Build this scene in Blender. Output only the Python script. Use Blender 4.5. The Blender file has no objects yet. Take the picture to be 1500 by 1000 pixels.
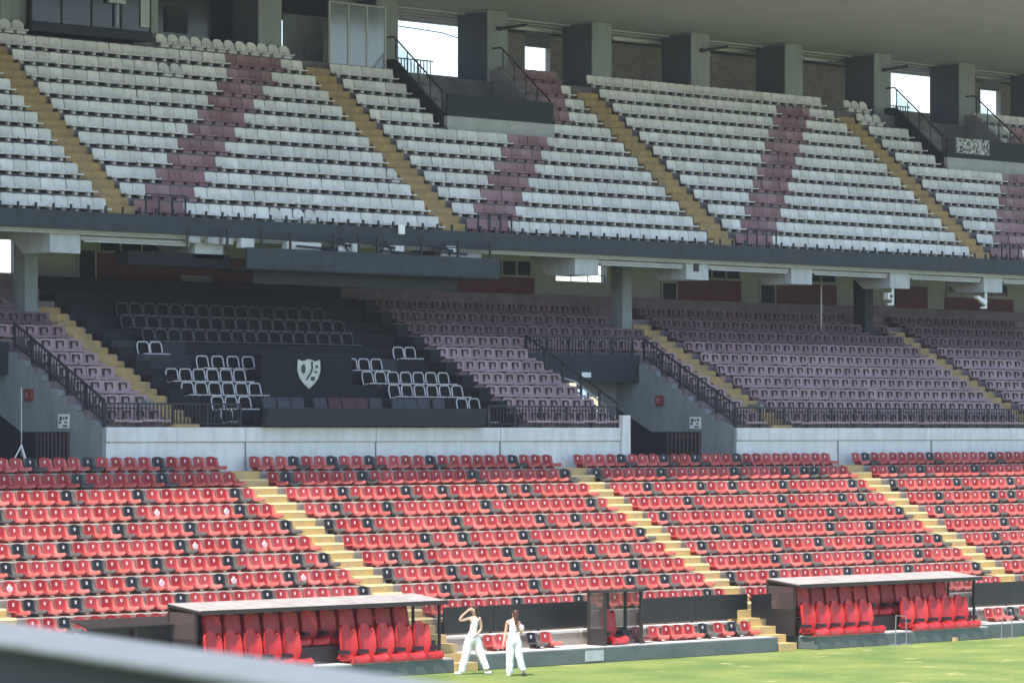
import bpy, math, random
from mathutils import Vector, Matrix
random.seed(7)
R = math.radians
scene = bpy.context.scene
col = scene.collection

# ------------------------------------------------------------------ camera, sky, sun, exposure
CAM_H = 6.12
cd = bpy.data.cameras.new('camera'); cam = bpy.data.objects.new('camera', cd); col.objects.link(cam)
cam.location = (0, 0, CAM_H); cam.rotation_euler = (R(90), 0, R(-45))
cd.sensor_width = 36; cd.lens = 5500 / 1500 * 36; cd.shift_y = (632 - 500) / 1500
cd.clip_start = 0.1; cd.clip_end = 6000
cd.dof.use_dof = True; cd.dof.focus_distance = 108; cd.dof.aperture_fstop = 26
scene.camera = cam
SUN = Vector((-0.50, -0.18, 1.0)).normalized()
w = bpy.data.worlds.new('World'); scene.world = w; w.use_nodes = True
nt = w.node_tree; bg = nt.nodes['Background']
sky = nt.nodes.new('ShaderNodeTexSky'); sky.sky_type = 'NISHITA'; sky.sun_disc = False
sky.sun_elevation = math.asin(SUN.z); sky.sun_rotation = math.atan2(SUN.x, SUN.y)
sky.dust_density = 0.8; sky.air_density = 1.0
nt.links.new(sky.outputs[0], bg.inputs[0]); bg.inputs[1].default_value = 0.15
sd = bpy.data.lights.new('sun', 'SUN'); sd.energy = 3.3; sd.angle = R(0.5); sd.color = (1, 0.93, 0.82)
so = bpy.data.objects.new('sun', sd); col.objects.link(so); so.location = (40, 30, 60)
so.rotation_euler = (-SUN).to_track_quat('-Z', 'Y').to_euler()
vs = scene.view_settings
vs.view_transform = 'Standard'; vs.look = 'None'; vs.gamma = 1; vs.use_curve_mapping = False; vs.exposure = 1.15

# ------------------------------------------------------------------ materials
def mat(name, c, rough=.7, noise=0, scale=3, c2=None, bump=0, bscale=30, metal=0, rnd=0, spec=.5, stretch=None, coat=0):
    m = bpy.data.materials.new(name); m.use_nodes = True
    n = m.node_tree.nodes; l = m.node_tree.links; b = n['Principled BSDF']
    b.inputs['Roughness'].default_value = rough; b.inputs['Metallic'].default_value = metal
    b.inputs['Specular IOR Level'].default_value = spec
    b.inputs['Coat Weight'].default_value = coat
    b.inputs['Base Color'].default_value = (*c, 1)
    out = None
    if noise or bump:
        g = n.new('ShaderNodeNewGeometry'); src = g.outputs['Position']
        if stretch:
            mp = n.new('ShaderNodeMapping'); mp.inputs['Scale'].default_value = stretch
            l.new(src, mp.inputs[0]); src = mp.outputs[0]
    if noise:
        t = n.new('ShaderNodeTexNoise'); t.inputs['Scale'].default_value = scale; t.inputs['Detail'].default_value = 6
        t.inputs['Roughness'].default_value = .65
        l.new(src, t.inputs['Vector'])
        r = n.new('ShaderNodeValToRGB'); r.color_ramp.elements[0].position = .5 - .22 ; r.color_ramp.elements[1].position = .5 + .22
        d = c2 or tuple(max(0, x * (1 - noise)) for x in c)
        r.color_ramp.elements[0].color = (*d, 1); r.color_ramp.elements[1].color = (*c, 1)
        l.new(t.outputs[0], r.inputs[0]); out = r.outputs[0]
    if rnd:
        oi = n.new('ShaderNodeObjectInfo'); g2 = n.new('ShaderNodeNewGeometry')
        ad = n.new('ShaderNodeMath'); ad.operation = 'ADD'; l.new(oi.outputs['Random'], ad.inputs[0]); l.new(g2.outputs['Random Per Island'], ad.inputs[1])
        fr = n.new('ShaderNodeMath'); fr.operation = 'FRACT'; l.new(ad.outputs[0], fr.inputs[0])
        hs = n.new('ShaderNodeHueSaturation')
        if out: l.new(out, hs.inputs['Color'])
        else: hs.inputs['Color'].default_value = (*c, 1)
        mv = n.new('ShaderNodeMapRange'); mv.inputs['To Min'].default_value = 1 - rnd; mv.inputs['To Max'].default_value = 1 + rnd
        l.new(fr.outputs[0], mv.inputs[0]); l.new(mv.outputs[0], hs.inputs['Value'])
        ms = n.new('ShaderNodeMapRange'); ms.inputs['To Min'].default_value = 1; ms.inputs['To Max'].default_value = 1 - rnd * .45
        l.new(fr.outputs[0], ms.inputs[0]); l.new(ms.outputs[0], hs.inputs['Saturation'])
        out = hs.outputs[0]
    if out: l.new(out, b.inputs['Base Color'])
    if bump:
        t2 = n.new('ShaderNodeTexNoise'); t2.inputs['Scale'].default_value = bscale; t2.inputs['Detail'].default_value = 5
        l.new(src, t2.inputs['Vector'])
        bp = n.new('ShaderNodeBump'); bp.inputs['Strength'].default_value = bump; bp.inputs['Distance'].default_value = .02
        l.new(t2.outputs[0], bp.inputs['Height']); l.new(bp.outputs[0], b.inputs['Normal'])
    return m

def clear(name, tint, gloss=.12, haze=0.0, hazec=(.6, .6, .6)):
    m = bpy.data.materials.new(name); m.use_nodes = True
    n = m.node_tree.nodes; l = m.node_tree.links; n.remove(n['Principled BSDF'])
    t = n.new('ShaderNodeBsdfTransparent'); t.inputs[0].default_value = (*tint, 1)
    g = n.new('ShaderNodeBsdfGlossy'); g.inputs['Roughness'].default_value = .12; g.inputs[0].default_value = (.9, .9, .9, 1)
    d = n.new('ShaderNodeBsdfDiffuse'); d.inputs[0].default_value = (*hazec, 1)
    mx = n.new('ShaderNodeMixShader'); mx.inputs[0].default_value = gloss
    l.new(t.outputs[0], mx.inputs[1]); l.new(g.outputs[0], mx.inputs[2])
    mh = n.new('ShaderNodeMixShader'); mh.inputs[0].default_value = haze
    l.new(mx.outputs[0], mh.inputs[1]); l.new(d.outputs[0], mh.inputs[2])
    l.new(mh.outputs[0], n['Material Output'].inputs[0])
    return m

def emit(name, c, s):
    m = bpy.data.materials.new(name); m.use_nodes = True
    b = m.node_tree.nodes['Principled BSDF']; b.inputs['Base Color'].default_value = (*c, 1)
    b.inputs['Emission Color'].default_value = (*c, 1); b.inputs['Emission Strength'].default_value = s
    return m

M = dict(
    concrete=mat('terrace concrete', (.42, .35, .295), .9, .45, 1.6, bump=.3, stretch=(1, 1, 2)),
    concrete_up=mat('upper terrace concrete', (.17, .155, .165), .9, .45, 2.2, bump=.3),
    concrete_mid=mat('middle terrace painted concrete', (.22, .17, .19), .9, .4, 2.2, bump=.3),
    white_wall=mat('white painted wall', (.76, .78, .78), .8, .3, 1.6, bump=.3, bscale=9, c2=(.55, .57, .57), stretch=(2.2, 2.2, .55)),
    grey_wall=mat('grey painted wall', (.25, .285, .295), .85, .35, 1.3, bump=.3, bscale=8, stretch=(1.6, 1.6, .5)),
    cream=mat('cream painted concrete', (.44, .455, .455), .85, .25, 1.5, bump=.2),
    pale_beam=mat('pale grey beam paint', (.50, .54, .56), .8, .3, 2, bump=.2, stretch=(2, 2, .7)),
    soffit=mat('underside concrete', (.24, .25, .25), .9, .3, 1),
    fascia=mat('slate blue fascia paint', (.028, .044, .060), .7, .45, 1.5, stretch=(2, 1, .5)),
    red_panel=mat('dull red wall panel', (.15, .034, .042), .7, .25, 1.5),
    navy=mat('dark navy paint', (.006, .009, .016), .7),
    black_carpet=mat('black carpet', (.006, .009, .014), .9, .3, 4),
    slate=mat('dark slate panel', (.016, .024, .033), .75, .2, 2),
    yellow=mat('worn yellow paint', (.64, .42, .13), .8, .5, 3.2, c2=(.40, .31, .19), bump=.3),
    ochre=mat('faded ochre paint', (.49, .315, .105), .85, .4, 3, c2=(.25, .19, .11), bump=.3),
    red=mat('red seat plastic', (.36, .010, .010), .45, .3, 5, c2=(.25, .010, .012), rnd=.22, spec=.3),
    black=mat('black seat plastic', (.007, .008, .011), .45, rnd=.3, spec=.35),
    white=mat('aged white seat plastic', (.76, .765, .77), .5, .18, 3.5, c2=(.60, .575, .52), rnd=.12),
    maroon=mat('faded maroon seat plastic', (.33, .20, .225), .6, .3, .7, c2=(.22, .09, .10), rnd=.2),
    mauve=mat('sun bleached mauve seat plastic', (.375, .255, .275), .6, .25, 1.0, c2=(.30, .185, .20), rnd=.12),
    slot=mat('dark slot shade', (.03, .016, .02), .8),
    tag=mat('pale seat back mark', (.75, .66, .64), .5),
    spot=mat('white round mark', (.85, .83, .82), .5),
    tube=mat('pale metal tube', (.60, .59, .62), .45), tube_shade=mat('shade toned metal tube', (.075, .076, .085), .6), pad=mat('black seat padding', (.006, .006, .008), .8, spec=.2), mauve2=mat('shade toned faded maroon plastic', (.25, .150, .165), .6, rnd=.14), mauve3=mat('shade toned dark maroon plastic', (.115, .058, .066), .6, rnd=.15),  # back-row seats and tubes: shade falloff put into the colour, beside fading
    greycloth=mat('charcoal seat cover', (.045, .052, .065), .85),
    maroon_dark=mat('dark maroon seat cover', (.085, .03, .035), .85),
    rail=mat('dark railing paint', (.018, .022, .030), .6),
    steel=mat('galvanised steel', (.45, .46, .47), .45, metal=.6),
    whitepaint=mat('white enamel', (.75, .77, .78), .5),
    chair_red=mat('red leatherette', (.46, .016, .018), .38, rnd=.10),
    chair_dark=mat('black armrest pad', (.02, .012, .02), .6),
    frame_dark=mat('dark dugout frame', (.028, .022, .022), .55),
    roof_top=mat('dusty dugout roof sheet', (.46, .43, .41), .6, .3, 2.5, c2=(.30, .27, .255)),
    plinth=mat('grey green plinth', (.12, .15, .15), .75, .3, 2),
    ledge=mat('pale concrete ledge', (.62, .58, .54), .8, .25, 2),
    led=mat('black perimeter board', (.008, .009, .012), .45),
    brick=None,
    skin=mat('skin', (.60, .36, .26), .5), hair=mat('dark brown hair', (.03, .015, .010), .5),
    hair2=mat('auburn hair', (.075, .025, .015), .5),
    cloth_white=mat('white trouser cloth', (.80, .81, .82), .85, .12, 9),
    cloth_cream=mat('cream top cloth', (.86, .83, .76), .85),
    shoe=mat('dark shoe', (.03, .03, .035), .6), shoe_w=mat('white shoe', (.7, .7, .7), .6),
    bag=mat('pale pink bag', (.72, .52, .50), .7),
    emblem=mat('cream shield paint', (.62, .64, .55), .6, .25, 6), emblem_d=mat('dark emblem mark', (.05, .06, .05), .7),
    slate_mid=mat('slate grey column shade', (.085, .11, .13), .8, .2, 1),
    gate_slat=mat('brownish gate paint', (.10, .075, .08), .7),
    red_sunlit=mat('sunlit tint red plastic', (.54, .125, .095), .5, .3, 6, c2=(.42, .06, .05), rnd=.16, spec=.3), black_greyed=mat('greyed black plastic', (.075, .062, .056), .7),  # red pans and rims carry painted sun glare; black ones are greyer
    nosing=mat('worn pale stair edge', (.74, .56, .28), .8, .4, 9, c2=(.56, .42, .20)),
    firebox=mat('red hose cabinet', (.20, .035, .03), .6), glyph=mat('dark sign print', (.06, .065, .07), .7),
    glass_dark=mat('dark room glazing', (.016, .022, .030), .12, spec=.5),
    booth_screen=clear('scratched smoked screen', (.72, .72, .73), .08, .06, (.4, .39, .39)),
    rail_grey=mat('dull grey tube', (.20, .21, .22), .6),
    glass_grey=clear('booth glass', (.62, .68, .72), .14, .18, (.40, .44, .48)),
    poly=clear('clear dugout screen', (.88, .82, .82), .08, .07, (.6, .45, .44)),
    glass_clear=clear('clear balustrade glass', (.86, .9, .92), .10, .10),
    ceiling=mat('ceiling sheet', (.50, .505, .55), .75, .2, .6),
    roofbeam=mat('roof beam concrete', (.24, .25, .265), .85, .2, .7),
    col_front=mat('column paint', (.31, .335, .35), .85, .3, 1.2, stretch=(2, 2, .5), bump=.2),
    lamp=mat('white lamp casing', (.85, .85, .85), .4),
    pane_cream=emit('daylight glow cream pane', (.85, .75, .48), .45), pane_blue=emit('daylight glow pale blue pane', (.45, .60, .72), .5),  # glow stands in for daylight coming through the panes
    parapet=mat('weathered grey handrail', (.19, .21, .225), .8, .2, 30), parapet_d=mat('dark parapet panel', (.034, .038, .045), .8, .2, 20),
    asphalt=mat('outside ground', (.18, .17, .16), .9, .3, .3),
    line=mat('white field paint', (.72, .74, .66), .9, .35, 14, c2=(.30, .40, .14)),
)
def brick_mat():
    m = mat('grey brown brickwork', (.2, .19, .17), .9); n = m.node_tree.nodes; l = m.node_tree.links
    g = n.new('ShaderNodeNewGeometry'); mp = n.new('ShaderNodeMapping'); mp.inputs['Rotation'].default_value = (R(-90), 0, 0)
    l.new(g.outputs['Position'], mp.inputs[0])
    b = n.new('ShaderNodeTexBrick'); b.inputs['Scale'].default_value = 2.4
    b.inputs['Color1'].default_value = (.34, .31, .25, 1); b.inputs['Color2'].default_value = (.25, .235, .20, 1); b.inputs['Mortar'].default_value = (.38, .36, .32, 1)
    l.new(mp.outputs[0], b.inputs['Vector']); l.new(b.outputs[0], n['Principled BSDF'].inputs['Base Color'])
    return m
M['brick'] = brick_mat()
def grass_mat():
    m = mat('pitch grass', (.1, .2, .02), .9); n = m.node_tree.nodes; l = m.node_tree.links; b = n['Principled BSDF']
    g = n.new('ShaderNodeNewGeometry')
    def noise(s, d=5):
        t = n.new('ShaderNodeTexNoise'); t.inputs['Scale'].default_value = s; t.inputs['Detail'].default_value = d
        l.new(g.outputs['Position'], t.inputs['Vector']); return t.outputs[0]
    def ramp(src, stops):
        r = n.new('ShaderNodeValToRGB'); e = r.color_ramp.elements
        e[0].position, e[0].color = stops[0][0], (*stops[0][1], 1); e[1].position, e[1].color = stops[1][0], (*stops[1][1], 1)
        l.new(src, r.inputs[0]); return r.outputs[0]
    a = ramp(noise(.45), [(.36, (.120, .195, .040)), (.64, (.220, .270, .062))])
    fine = ramp(noise(9, 8), [(.3, (.72, .72, .72)), (.7, (1.12, 1.12, 1.12))])
    mx = n.new('ShaderNodeMix'); mx.data_type = 'RGBA'; mx.blend_type = 'MULTIPLY'; mx.inputs[0].default_value = 1
    l.new(a, mx.inputs[6]); l.new(fine, mx.inputs[7])
    worn = ramp(noise(.9, 6), [(.64, (0, 0, 0)), (.72, (1, 1, 1))])
    m2 = n.new('ShaderNodeMix'); m2.data_type = 'RGBA'; l.new(worn, m2.inputs[0]); l.new(mx.outputs[2], m2.inputs[6]); m2.inputs[7].default_value = (.40, .38, .16, 1)
    l.new(m2.outputs[2], b.inputs['Base Color'])
    bp = n.new('ShaderNodeBump'); bp.inputs['Strength'].default_value = .6; bp.inputs['Distance'].default_value = .05
    l.new(noise(14, 8), bp.inputs['Height']); l.new(bp.outputs[0], b.inputs['Normal'])
    return m
M['grass'] = grass_mat()
def squiggle_mat():
    m = mat('black and white scribbled banner', (.3, .3, .3), .7); n = m.node_tree.nodes; l = m.node_tree.links
    g = n.new('ShaderNodeNewGeometry'); t = n.new('ShaderNodeTexNoise'); t.inputs['Scale'].default_value = 5.5; t.inputs['Detail'].default_value = 2; t.inputs['Distortion'].default_value = 2.5
    l.new(g.outputs['Position'], t.inputs['Vector'])
    r = n.new('ShaderNodeValToRGB'); e = r.color_ramp.elements; e[0].position = .47; e[0].color = (.02, .025, .03, 1); e[1].position = .53; e[1].color = (.55, .56, .58, 1)
    l.new(t.outputs[0], r.inputs[0]); l.new(r.outputs[0], n['Principled BSDF'].inputs['Base Color']); return m
M['banner'] = squiggle_mat()

# ------------------------------------------------------------------ mesh helpers
class MB:
    def __init__(s): s.v = []; s.f = []; s.m = []; s.sm = []
    def quad(s, pts, mi=0):
        i = len(s.v); s.v += [tuple(p) for p in pts]; s.f.append(tuple(range(i, i + len(pts)))); s.m.append(mi); s.sm.append(False); return s
    def box(s, x0, x1, y0, y1, z0, z1, mi=0):
        i = len(s.v)
        s.v += [(x0,y0,z0),(x1,y0,z0),(x1,y1,z0),(x0,y1,z0),(x0,y0,z1),(x1,y0,z1),(x1,y1,z1),(x0,y1,z1)]
        for q in ((3,2,1,0),(4,5,6,7),(0,1,5,4),(1,2,6,5),(2,3,7,6),(3,0,4,7)):
            s.f.append(tuple(i + k for k in q)); s.m.append(mi); s.sm.append(False)
        return s
    def bar(s, p, q, r=.02, n=6, r2=None, mi=0):
        p = Vector(p); q = Vector(q); d = (q - p).normalized()
        a = d.orthogonal().normalized(); b = d.cross(a); r2 = r if r2 is None else r2
        i = len(s.v)
        for c, rr in ((p, r), (q, r2)):
            for k in range(n):
                t = 2 * math.pi * (k + .5) / n; s.v.append(tuple(c + a * math.cos(t) * rr + b * math.sin(t) * rr))
        for k in range(n):
            s.f.append((i + k, i + (k + 1) % n, i + n + (k + 1) % n, i + n + k)); s.m.append(mi); s.sm.append(n > 6)
        s.f.append(tuple(i + k for k in reversed(range(n)))); s.m.append(mi); s.sm.append(False)
        s.f.append(tuple(i + n + k for k in range(n))); s.m.append(mi); s.sm.append(False)
        return s
    def prism_x(s, poly, x0, x1, mi=0):            # poly: list of (y,z), counter-clockwise seen from -X ... closed
        i = len(s.v); n = len(poly)
        s.v += [(x0, y, z) for y, z in poly] + [(x1, y, z) for y, z in poly]
        for k in range(n):
            s.f.append((i + k, i + (k + 1) % n, i + n + (k + 1) % n, i + n + k)); s.m.append(mi); s.sm.append(False)
        s.f.append(tuple(i + k for k in reversed(range(n)))); s.m.append(mi); s.sm.append(False)
        s.f.append(tuple(i + n + k for k in range(n))); s.m.append(mi); s.sm.append(False)
        return s
    def prism_y(s, poly, y0, y1, mi=0):            # poly: list of (x,z)
        i = len(s.v); n = len(poly)
        s.v += [(x, y0, z) for x, z in poly] + [(x, y1, z) for x, z in poly]
        for k in range(n):
            s.f.append((i + k, i + (k + 1) % n, i + n + (k + 1) % n, i + n + k)); s.m.append(mi); s.sm.append(False)
        s.f.append(tuple(i + k for k in reversed(range(n)))); s.m.append(mi); s.sm.append(False)
        s.f.append(tuple(i + n + k for k in range(n))); s.m.append(mi); s.sm.append(False)
        return s
    def grid(s, rows, mi=0, smooth=True, closed=False):
        i = len(s.v); nr = len(rows); nc = len(rows[0])
        for r in rows: s.v += [tuple(p) for p in r]
        for a in range(nr - 1):
            for b in range(nc if closed else nc - 1):
                b2 = (b + 1) % nc
                s.f.append((i + a*nc + b, i + a*nc + b2, i + (a+1)*nc + b2, i + (a+1)*nc + b)); s.m.append(mi); s.sm.append(smooth)
        return s
    def add(s, o, off=(0, 0, 0)):
        i = len(s.v); s.v += [(a + off[0], b + off[1], c + off[2]) for a, b, c in o.v]
        s.f += [tuple(i + k for k in f) for f in o.f]; s.m += o.m; s.sm += o.sm
        return s
    def mesh(s, name, mats):
        me = bpy.data.meshes.new(name); me.from_pydata(s.v, [], s.f)
        for m in (mats if isinstance(mats, (list, tuple)) else [mats]): me.materials.append(m)
        me.polygons.foreach_set('material_index', s.m); me.polygons.foreach_set('use_smooth', s.sm)
        import bmesh
        b = bmesh.new(); b.from_mesh(me); bmesh.ops.recalc_face_normals(b, faces=b.faces); b.to_mesh(me); b.free()
        me.update(); return me
    def obj(s, name, mats, parent=None, loc=(0, 0, 0), rz=0):
        return link(name, s.mesh(name, mats), parent, loc, rz)

def link(name, me, parent=None, loc=(0, 0, 0), rz=0):
    o = bpy.data.objects.new(name, me); col.objects.link(o); o.location = loc; o.rotation_euler = (0, 0, rz); o.parent = parent; return o
def tag(o, label, cat, group=None):
    o['label'] = label; o['category'] = cat
    if group: o['group'] = group
    return o
def thing(name, label, cat, loc=(0, 0, 0), group=None, rz=0):
    return tag(link(name, None, None, loc, rz), label, cat, group)
def struct(o): o['kind'] = 'structure'; return o
def stuff(o, label=None, cat=None):
    o['kind'] = 'stuff'
    if label: o['label'] = label; o['category'] = cat
    return o
ORD = ('first second third fourth fifth sixth seventh eighth ninth tenth eleventh twelfth thirteenth fourteenth fifteenth sixteenth seventeenth '
       'eighteenth nineteenth twentieth twenty-first twenty-second twenty-third twenty-fourth twenty-fifth twenty-sixth twenty-seventh twenty-eighth '
       'twenty-ninth thirtieth').split()
def beveled(o, wdt=.02, seg=2):
    b = o.modifiers.new('bevel', 'BEVEL'); b.width = wdt; b.segments = seg; b.limit_method = 'ANGLE'; return o

# camera frustum test: which seats the photograph shows
def pix(X, Y, Z):
    t = .70711 * (X + Y); r = .70711 * (X - Y); return 750 + 5500 * r / t, 632 - 5500 * (Z - CAM_H) / t
def in_view(X, Y, Z, m=0): 
    x, y = pix(X, Y, Z); return -m < x < 1500 + m and -m < y < 1000 + m

# ------------------------------------------------------------------ ground
X0, X1 = 44.0, 132.0
struct(MB().quad([(-3000,-3000,-.06),(3000,-3000,-.06),(3000,3000,-.06),(-3000,3000,-.06)]).obj('ground', M['asphalt']))
struct(MB().box(-25, 160, 1.5, 70.6, -.055, 0).obj('pitch', M['grass']))

# ------------------------------------------------------------------ terraces
LY = lambda r: 78 - .762 * r
LZ = lambda r: 5.03 - .418 * r            # tread level of lower row r (0 = top)
MY = lambda k: 79.5 + .716 * k
MZ = lambda k: 6.70 + .391 * k
UY = lambda j: 82.37 + .621 * j
UZ = lambda j: 12.20 + .517 * j
L_R, M_R, U_R = .50, .40, .36               # riser in front of the seat line

def stepped(Ys, Zs, riser, yback, under=None):
    pts = []
    for Y, Z in zip(Ys, Zs):
        pts += [(Y - riser, None), (Y - riser, Z)]
    prof = []
    for i, (Y, Z) in enumerate(zip(Ys, Zs)):
        zprev = Zs[i - 1] if i else (under[0] if under else 0)
        prof += [(Y - riser, zprev), (Y - riser, Z - .03), (Y - riser + .03, Z)]
    prof.append((yback, Zs[-1]))
    return prof
# lower terrace (rows from the front upwards)
rs = list(range(9, -1, -1))
p = stepped([LY(r) for r in rs], [LZ(r) for r in rs], L_R, 78.9) + [(78.9, -.02), (LY(9) - L_R, -.02)]
p[0] = (LY(9) - L_R, -.02); p = p[:-1]
lower = struct(MB().prism_x(p, X0, X1).obj('lower_terrace', M['concrete']))
# middle terrace, with the gangway openings left out
VG = [(57.75, 63.02), (83.16, 88.31), (108.5, 113.6)]
def mid_profile(k0, k1=11):
    ks = list(range(k0, k1))
    pr = stepped([MY(k) for k in ks], [MZ(k) for k in ks], M_R, 87.4, under=(MZ(k0) - .9,))
    if k0 == -1: pr[0] = (78.62, 4.5); pr[1] = (78.62, MZ(-1) - .03); pr[2] = (78.65, MZ(-1))
    return pr + [(87.4, MZ(k1 - 1) - .5), (MY(k0) + 2, MZ(k0) - .9 if k0 > 0 else 4.5)]
mb = MB(); xs = [X0] + [x for g in VG for x in g] + [X1]
full = [(xs[i], xs[i + 1]) for i in range(0, len(xs), 2)]
VIP = (66.42, 78.75)
for a, b in full:
    if a < VIP[0] < b:
        mb.prism_x(mid_profile(-1), a, VIP[0]); mb.prism_x(mid_profile(-1), VIP[1], b)
    else: mb.prism_x(mid_profile(-1), a, b)
for a, b in VG: mb.prism_x(mid_profile(5), a, b)
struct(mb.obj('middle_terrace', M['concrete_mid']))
struct(MB().prism_x(mid_profile(-1), *VIP).obj('box_terrace', M['black_carpet']))
# upper terrace
VU = [(83.5, 88.4), (109.1, 113.9)]
def up_profile(j1, yb):
    js = list(range(0, j1))
    pr = stepped([UY(j) for j in js], [UZ(j) for j in js], U_R, yb, under=(11.74,))
    return pr + [(yb, UZ(j1 - 1) - .5), (UY(0) + .3, 11.74)]
mb = MB(); xs = [X0] + [x for g in VU for x in g] + [X1]
for i in range(0, len(xs), 2): mb.prism_x(up_profile(12, 92.6), xs[i], xs[i + 1])
for a, b in VU:
    mb.prism_x(up_profile(7, 86.5), a, b)
    mb.prism_x([(86.5, 15.5), (86.5, 15.9), (89.2, 16.6), (89.2, 17.8), (92.6, 17.8), (92.6, 17.0), (89.5, 15.9)], a, b)
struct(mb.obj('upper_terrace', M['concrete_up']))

# ------------------------------------------------------------------ walls and big structure
# white wall below the middle tier: one thing per stretch, each painted panel a part
def white_wall(x0, x1, joints, label):
    t = thing('white_wall', label, 'wall', (x0, 78.4, 4.9))
    MB().box(.02, x1 - x0 - .02, .05, .20, 0, 1.30).obj('wall_core', M['white_wall'], t)
    js = [x0] + joints + [x1]
    for a, b in zip(js, js[1:]):
        beveled(MB().box(a - x0 + .012, b - x0 - .012, .004, .06, .02, .92).obj('panel', M['white_wall'], t), .012)
        beveled(MB().box(a - x0 + .012, b - x0 - .012, -.035, .07, .945, 1.34).obj('coping_panel', M['white_wall'], t), .015)
    for a in joints[:]:
        MB().box(a - x0 - .012, a - x0 + .012, -.025, .004, .1, .93).obj('drain_pipe', M['rail_grey'], t)
    return t
white_wall(63.10, 83.05, [68.0, 72.9, 77.9], 'long white painted wall under the dark box, left of the gangway')
white_wall(88.38, 108.4, [93.3, 98.1, 103.2], 'white painted wall on the right, under the mauve seats')
tag(beveled(MB().box(83.07, 83.42, 78.3, 78.75, 4.9, 6.62).obj('gate_pillar', M['white_wall']), .02), 'short white pillar at the right end of the white wall, by the gangway', 'pillar')

# gangway openings of the middle tier
def gangway(x0, x1, label_r, label_l, lab_gate, lab_sign, lab_box, lab_lintel):
    # right wall: its left face looks to the camera, with a doorway cut below
    top = [(78.42, 6.20)]
    k = 0; y = 78.9; z = 6.42
    while y < 82.5:
        top += [(y, z), (y + .34, z + .05)]; y += .36; z += .205
    top += [(82.7, 8.30)]
    poly = top + [(83.5, 8.30), (83.5, 6.88), (81.96, 6.12), (79.81, 6.12), (79.81, 4.9), (78.42, 4.9)]
    tag(MB().prism_x(poly, x1 - .03, x1 + .22).obj('gangway_wall', M['grey_wall']), label_r, 'wall')
    topl = [(78.45, 6.1), (82.4, 8.35), (82.4, 6.5), (80.2, 4.9), (78.45, 4.9)]
    tag(MB().prism_x(topl, x0 - .19, x0 + .03).obj('gangway_wall', M['cream']), label_l, 'wall')
    g = thing('slatted_gate', lab_gate, 'gate', (x1 - .035, 79.84, 4.92))
    MB().prism_x([(-.02, -.02), (-.02, 1.19), (2.1, 1.19), (3.6, 1.93), (3.6, -.02)], .022, .03).obj('shade_sheet', M['navy'], g)  # flat dark sheet painted in as the unlit passage behind the gate
    for i in range(9):
        MB().box(-.02, .012, i * .17, i * .17 + .06, 0, 1.18).obj('slat', M['gate_slat'], g)
    MB().box(.0125, .0215, -.02, 1.45, .1, .17).obj('cross_rail', M['maroon_dark'], g); MB().box(.0125, .0215, -.02, 1.45, 1.0, 1.07).obj('cross_rail', M['maroon_dark'], g)
    s = thing('wall_sign', lab_sign, 'sign', (x1 - .03, 80.05, 6.40))
    beveled(MB().box(-.025, -.003, -.24, .24, -.19, .19).obj('plate', M['whitepaint'], s), .01)
    q = MB()
    for (a, b, c, d) in ((-.18, -.08, .05, .13), (-.04, .02, .05, .12), (.06, .17, .02, .13), (.1, .2, -.06, .0), (-.16, .02, -.15, -.10), (-.15, -.05, -.05, .0)):
        q.box(-.030, -.0255, a, b, c, d)
    q.obj('print', M['glyph'], s)
    f = thing('hose_cabinet', lab_box, 'cabinet', (x1 - .03, 81.55, 7.12))
    beveled(MB().box(-.09, -.002, -.17, .17, -.16, .16).obj('cabinet_body', M['firebox'], f), .015)
    MB().box(-.096, -.0905, -.02, .11, -.08, .07).obj('window_pane', M['pane_grey'] if 'pane_grey' in M else M['maroon'], f)
    l = thing('lintel', lab_lintel, 'lintel', (x0, 82.5, 7.7))
    MB().box(-.0, x1 - x0 + .0, 0, .22, 0, .88).obj('beam', M['slate'], l)
    beveled(MB().box(2.45, 2.86, -.03, -.003, .14, .30).obj('notice', M['whitepaint'], l), .005)
    struct(MB().box(x0 - .3, x1 + 2.2, 83.5, 83.7, 4.5, 7.75).obj('passage_wall', M['soffit']))
    struct(MB().box(x1 + 2.2, x1 + 2.4, 79.3, 83.5, 4.5, 7.0).obj('passage_wall', M['soffit']))
gangway(57.75, 63.02, 'grey sloping gangway wall at the left edge, below the mauve seats', 'cream gangway wall at the far left edge',
        'dark slatted gate in the doorway at the left edge', 'white pictogram sign on the left grey gangway wall', 'red hose cabinet on the left grey gangway wall',
        'dark lintel over the left gangway')
gangway(83.16, 88.31, 'grey sloping gangway wall right of the dark lintel, below the mauve seats', 'cream sloping wall on the left side of the middle gangway',
        'dark slatted gate in the doorway of the middle gangway', 'white pictogram sign on the middle grey gangway wall', 'red hose cabinet on the middle grey gangway wall',
        'dark slate lintel over the middle gangway with small white notice')
# bright glazed stair screen seen inside the middle gangway
sc = thing('stair_screen', 'bright glazed stair screen with pale panes inside the middle gangway', 'screen', (83.6, 82.42, 6.6))
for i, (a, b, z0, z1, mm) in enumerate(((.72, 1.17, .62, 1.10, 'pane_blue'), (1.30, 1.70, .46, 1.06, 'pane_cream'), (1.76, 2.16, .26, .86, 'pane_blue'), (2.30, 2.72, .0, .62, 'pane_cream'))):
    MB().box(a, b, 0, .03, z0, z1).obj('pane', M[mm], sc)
MB().bar((.5, -.08, 1.30), (1.55, -.08, 1.10), .025).bar((1.55, -.08, 1.10), (2.95, -.08, .34), .03).bar((2.95, -.08, .34), (2.95, -.08, -.3), .025).bar((2.22, -.08, .74), (2.22, -.08, -.2), .02).obj('handrail', M['steel'], sc)

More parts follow.
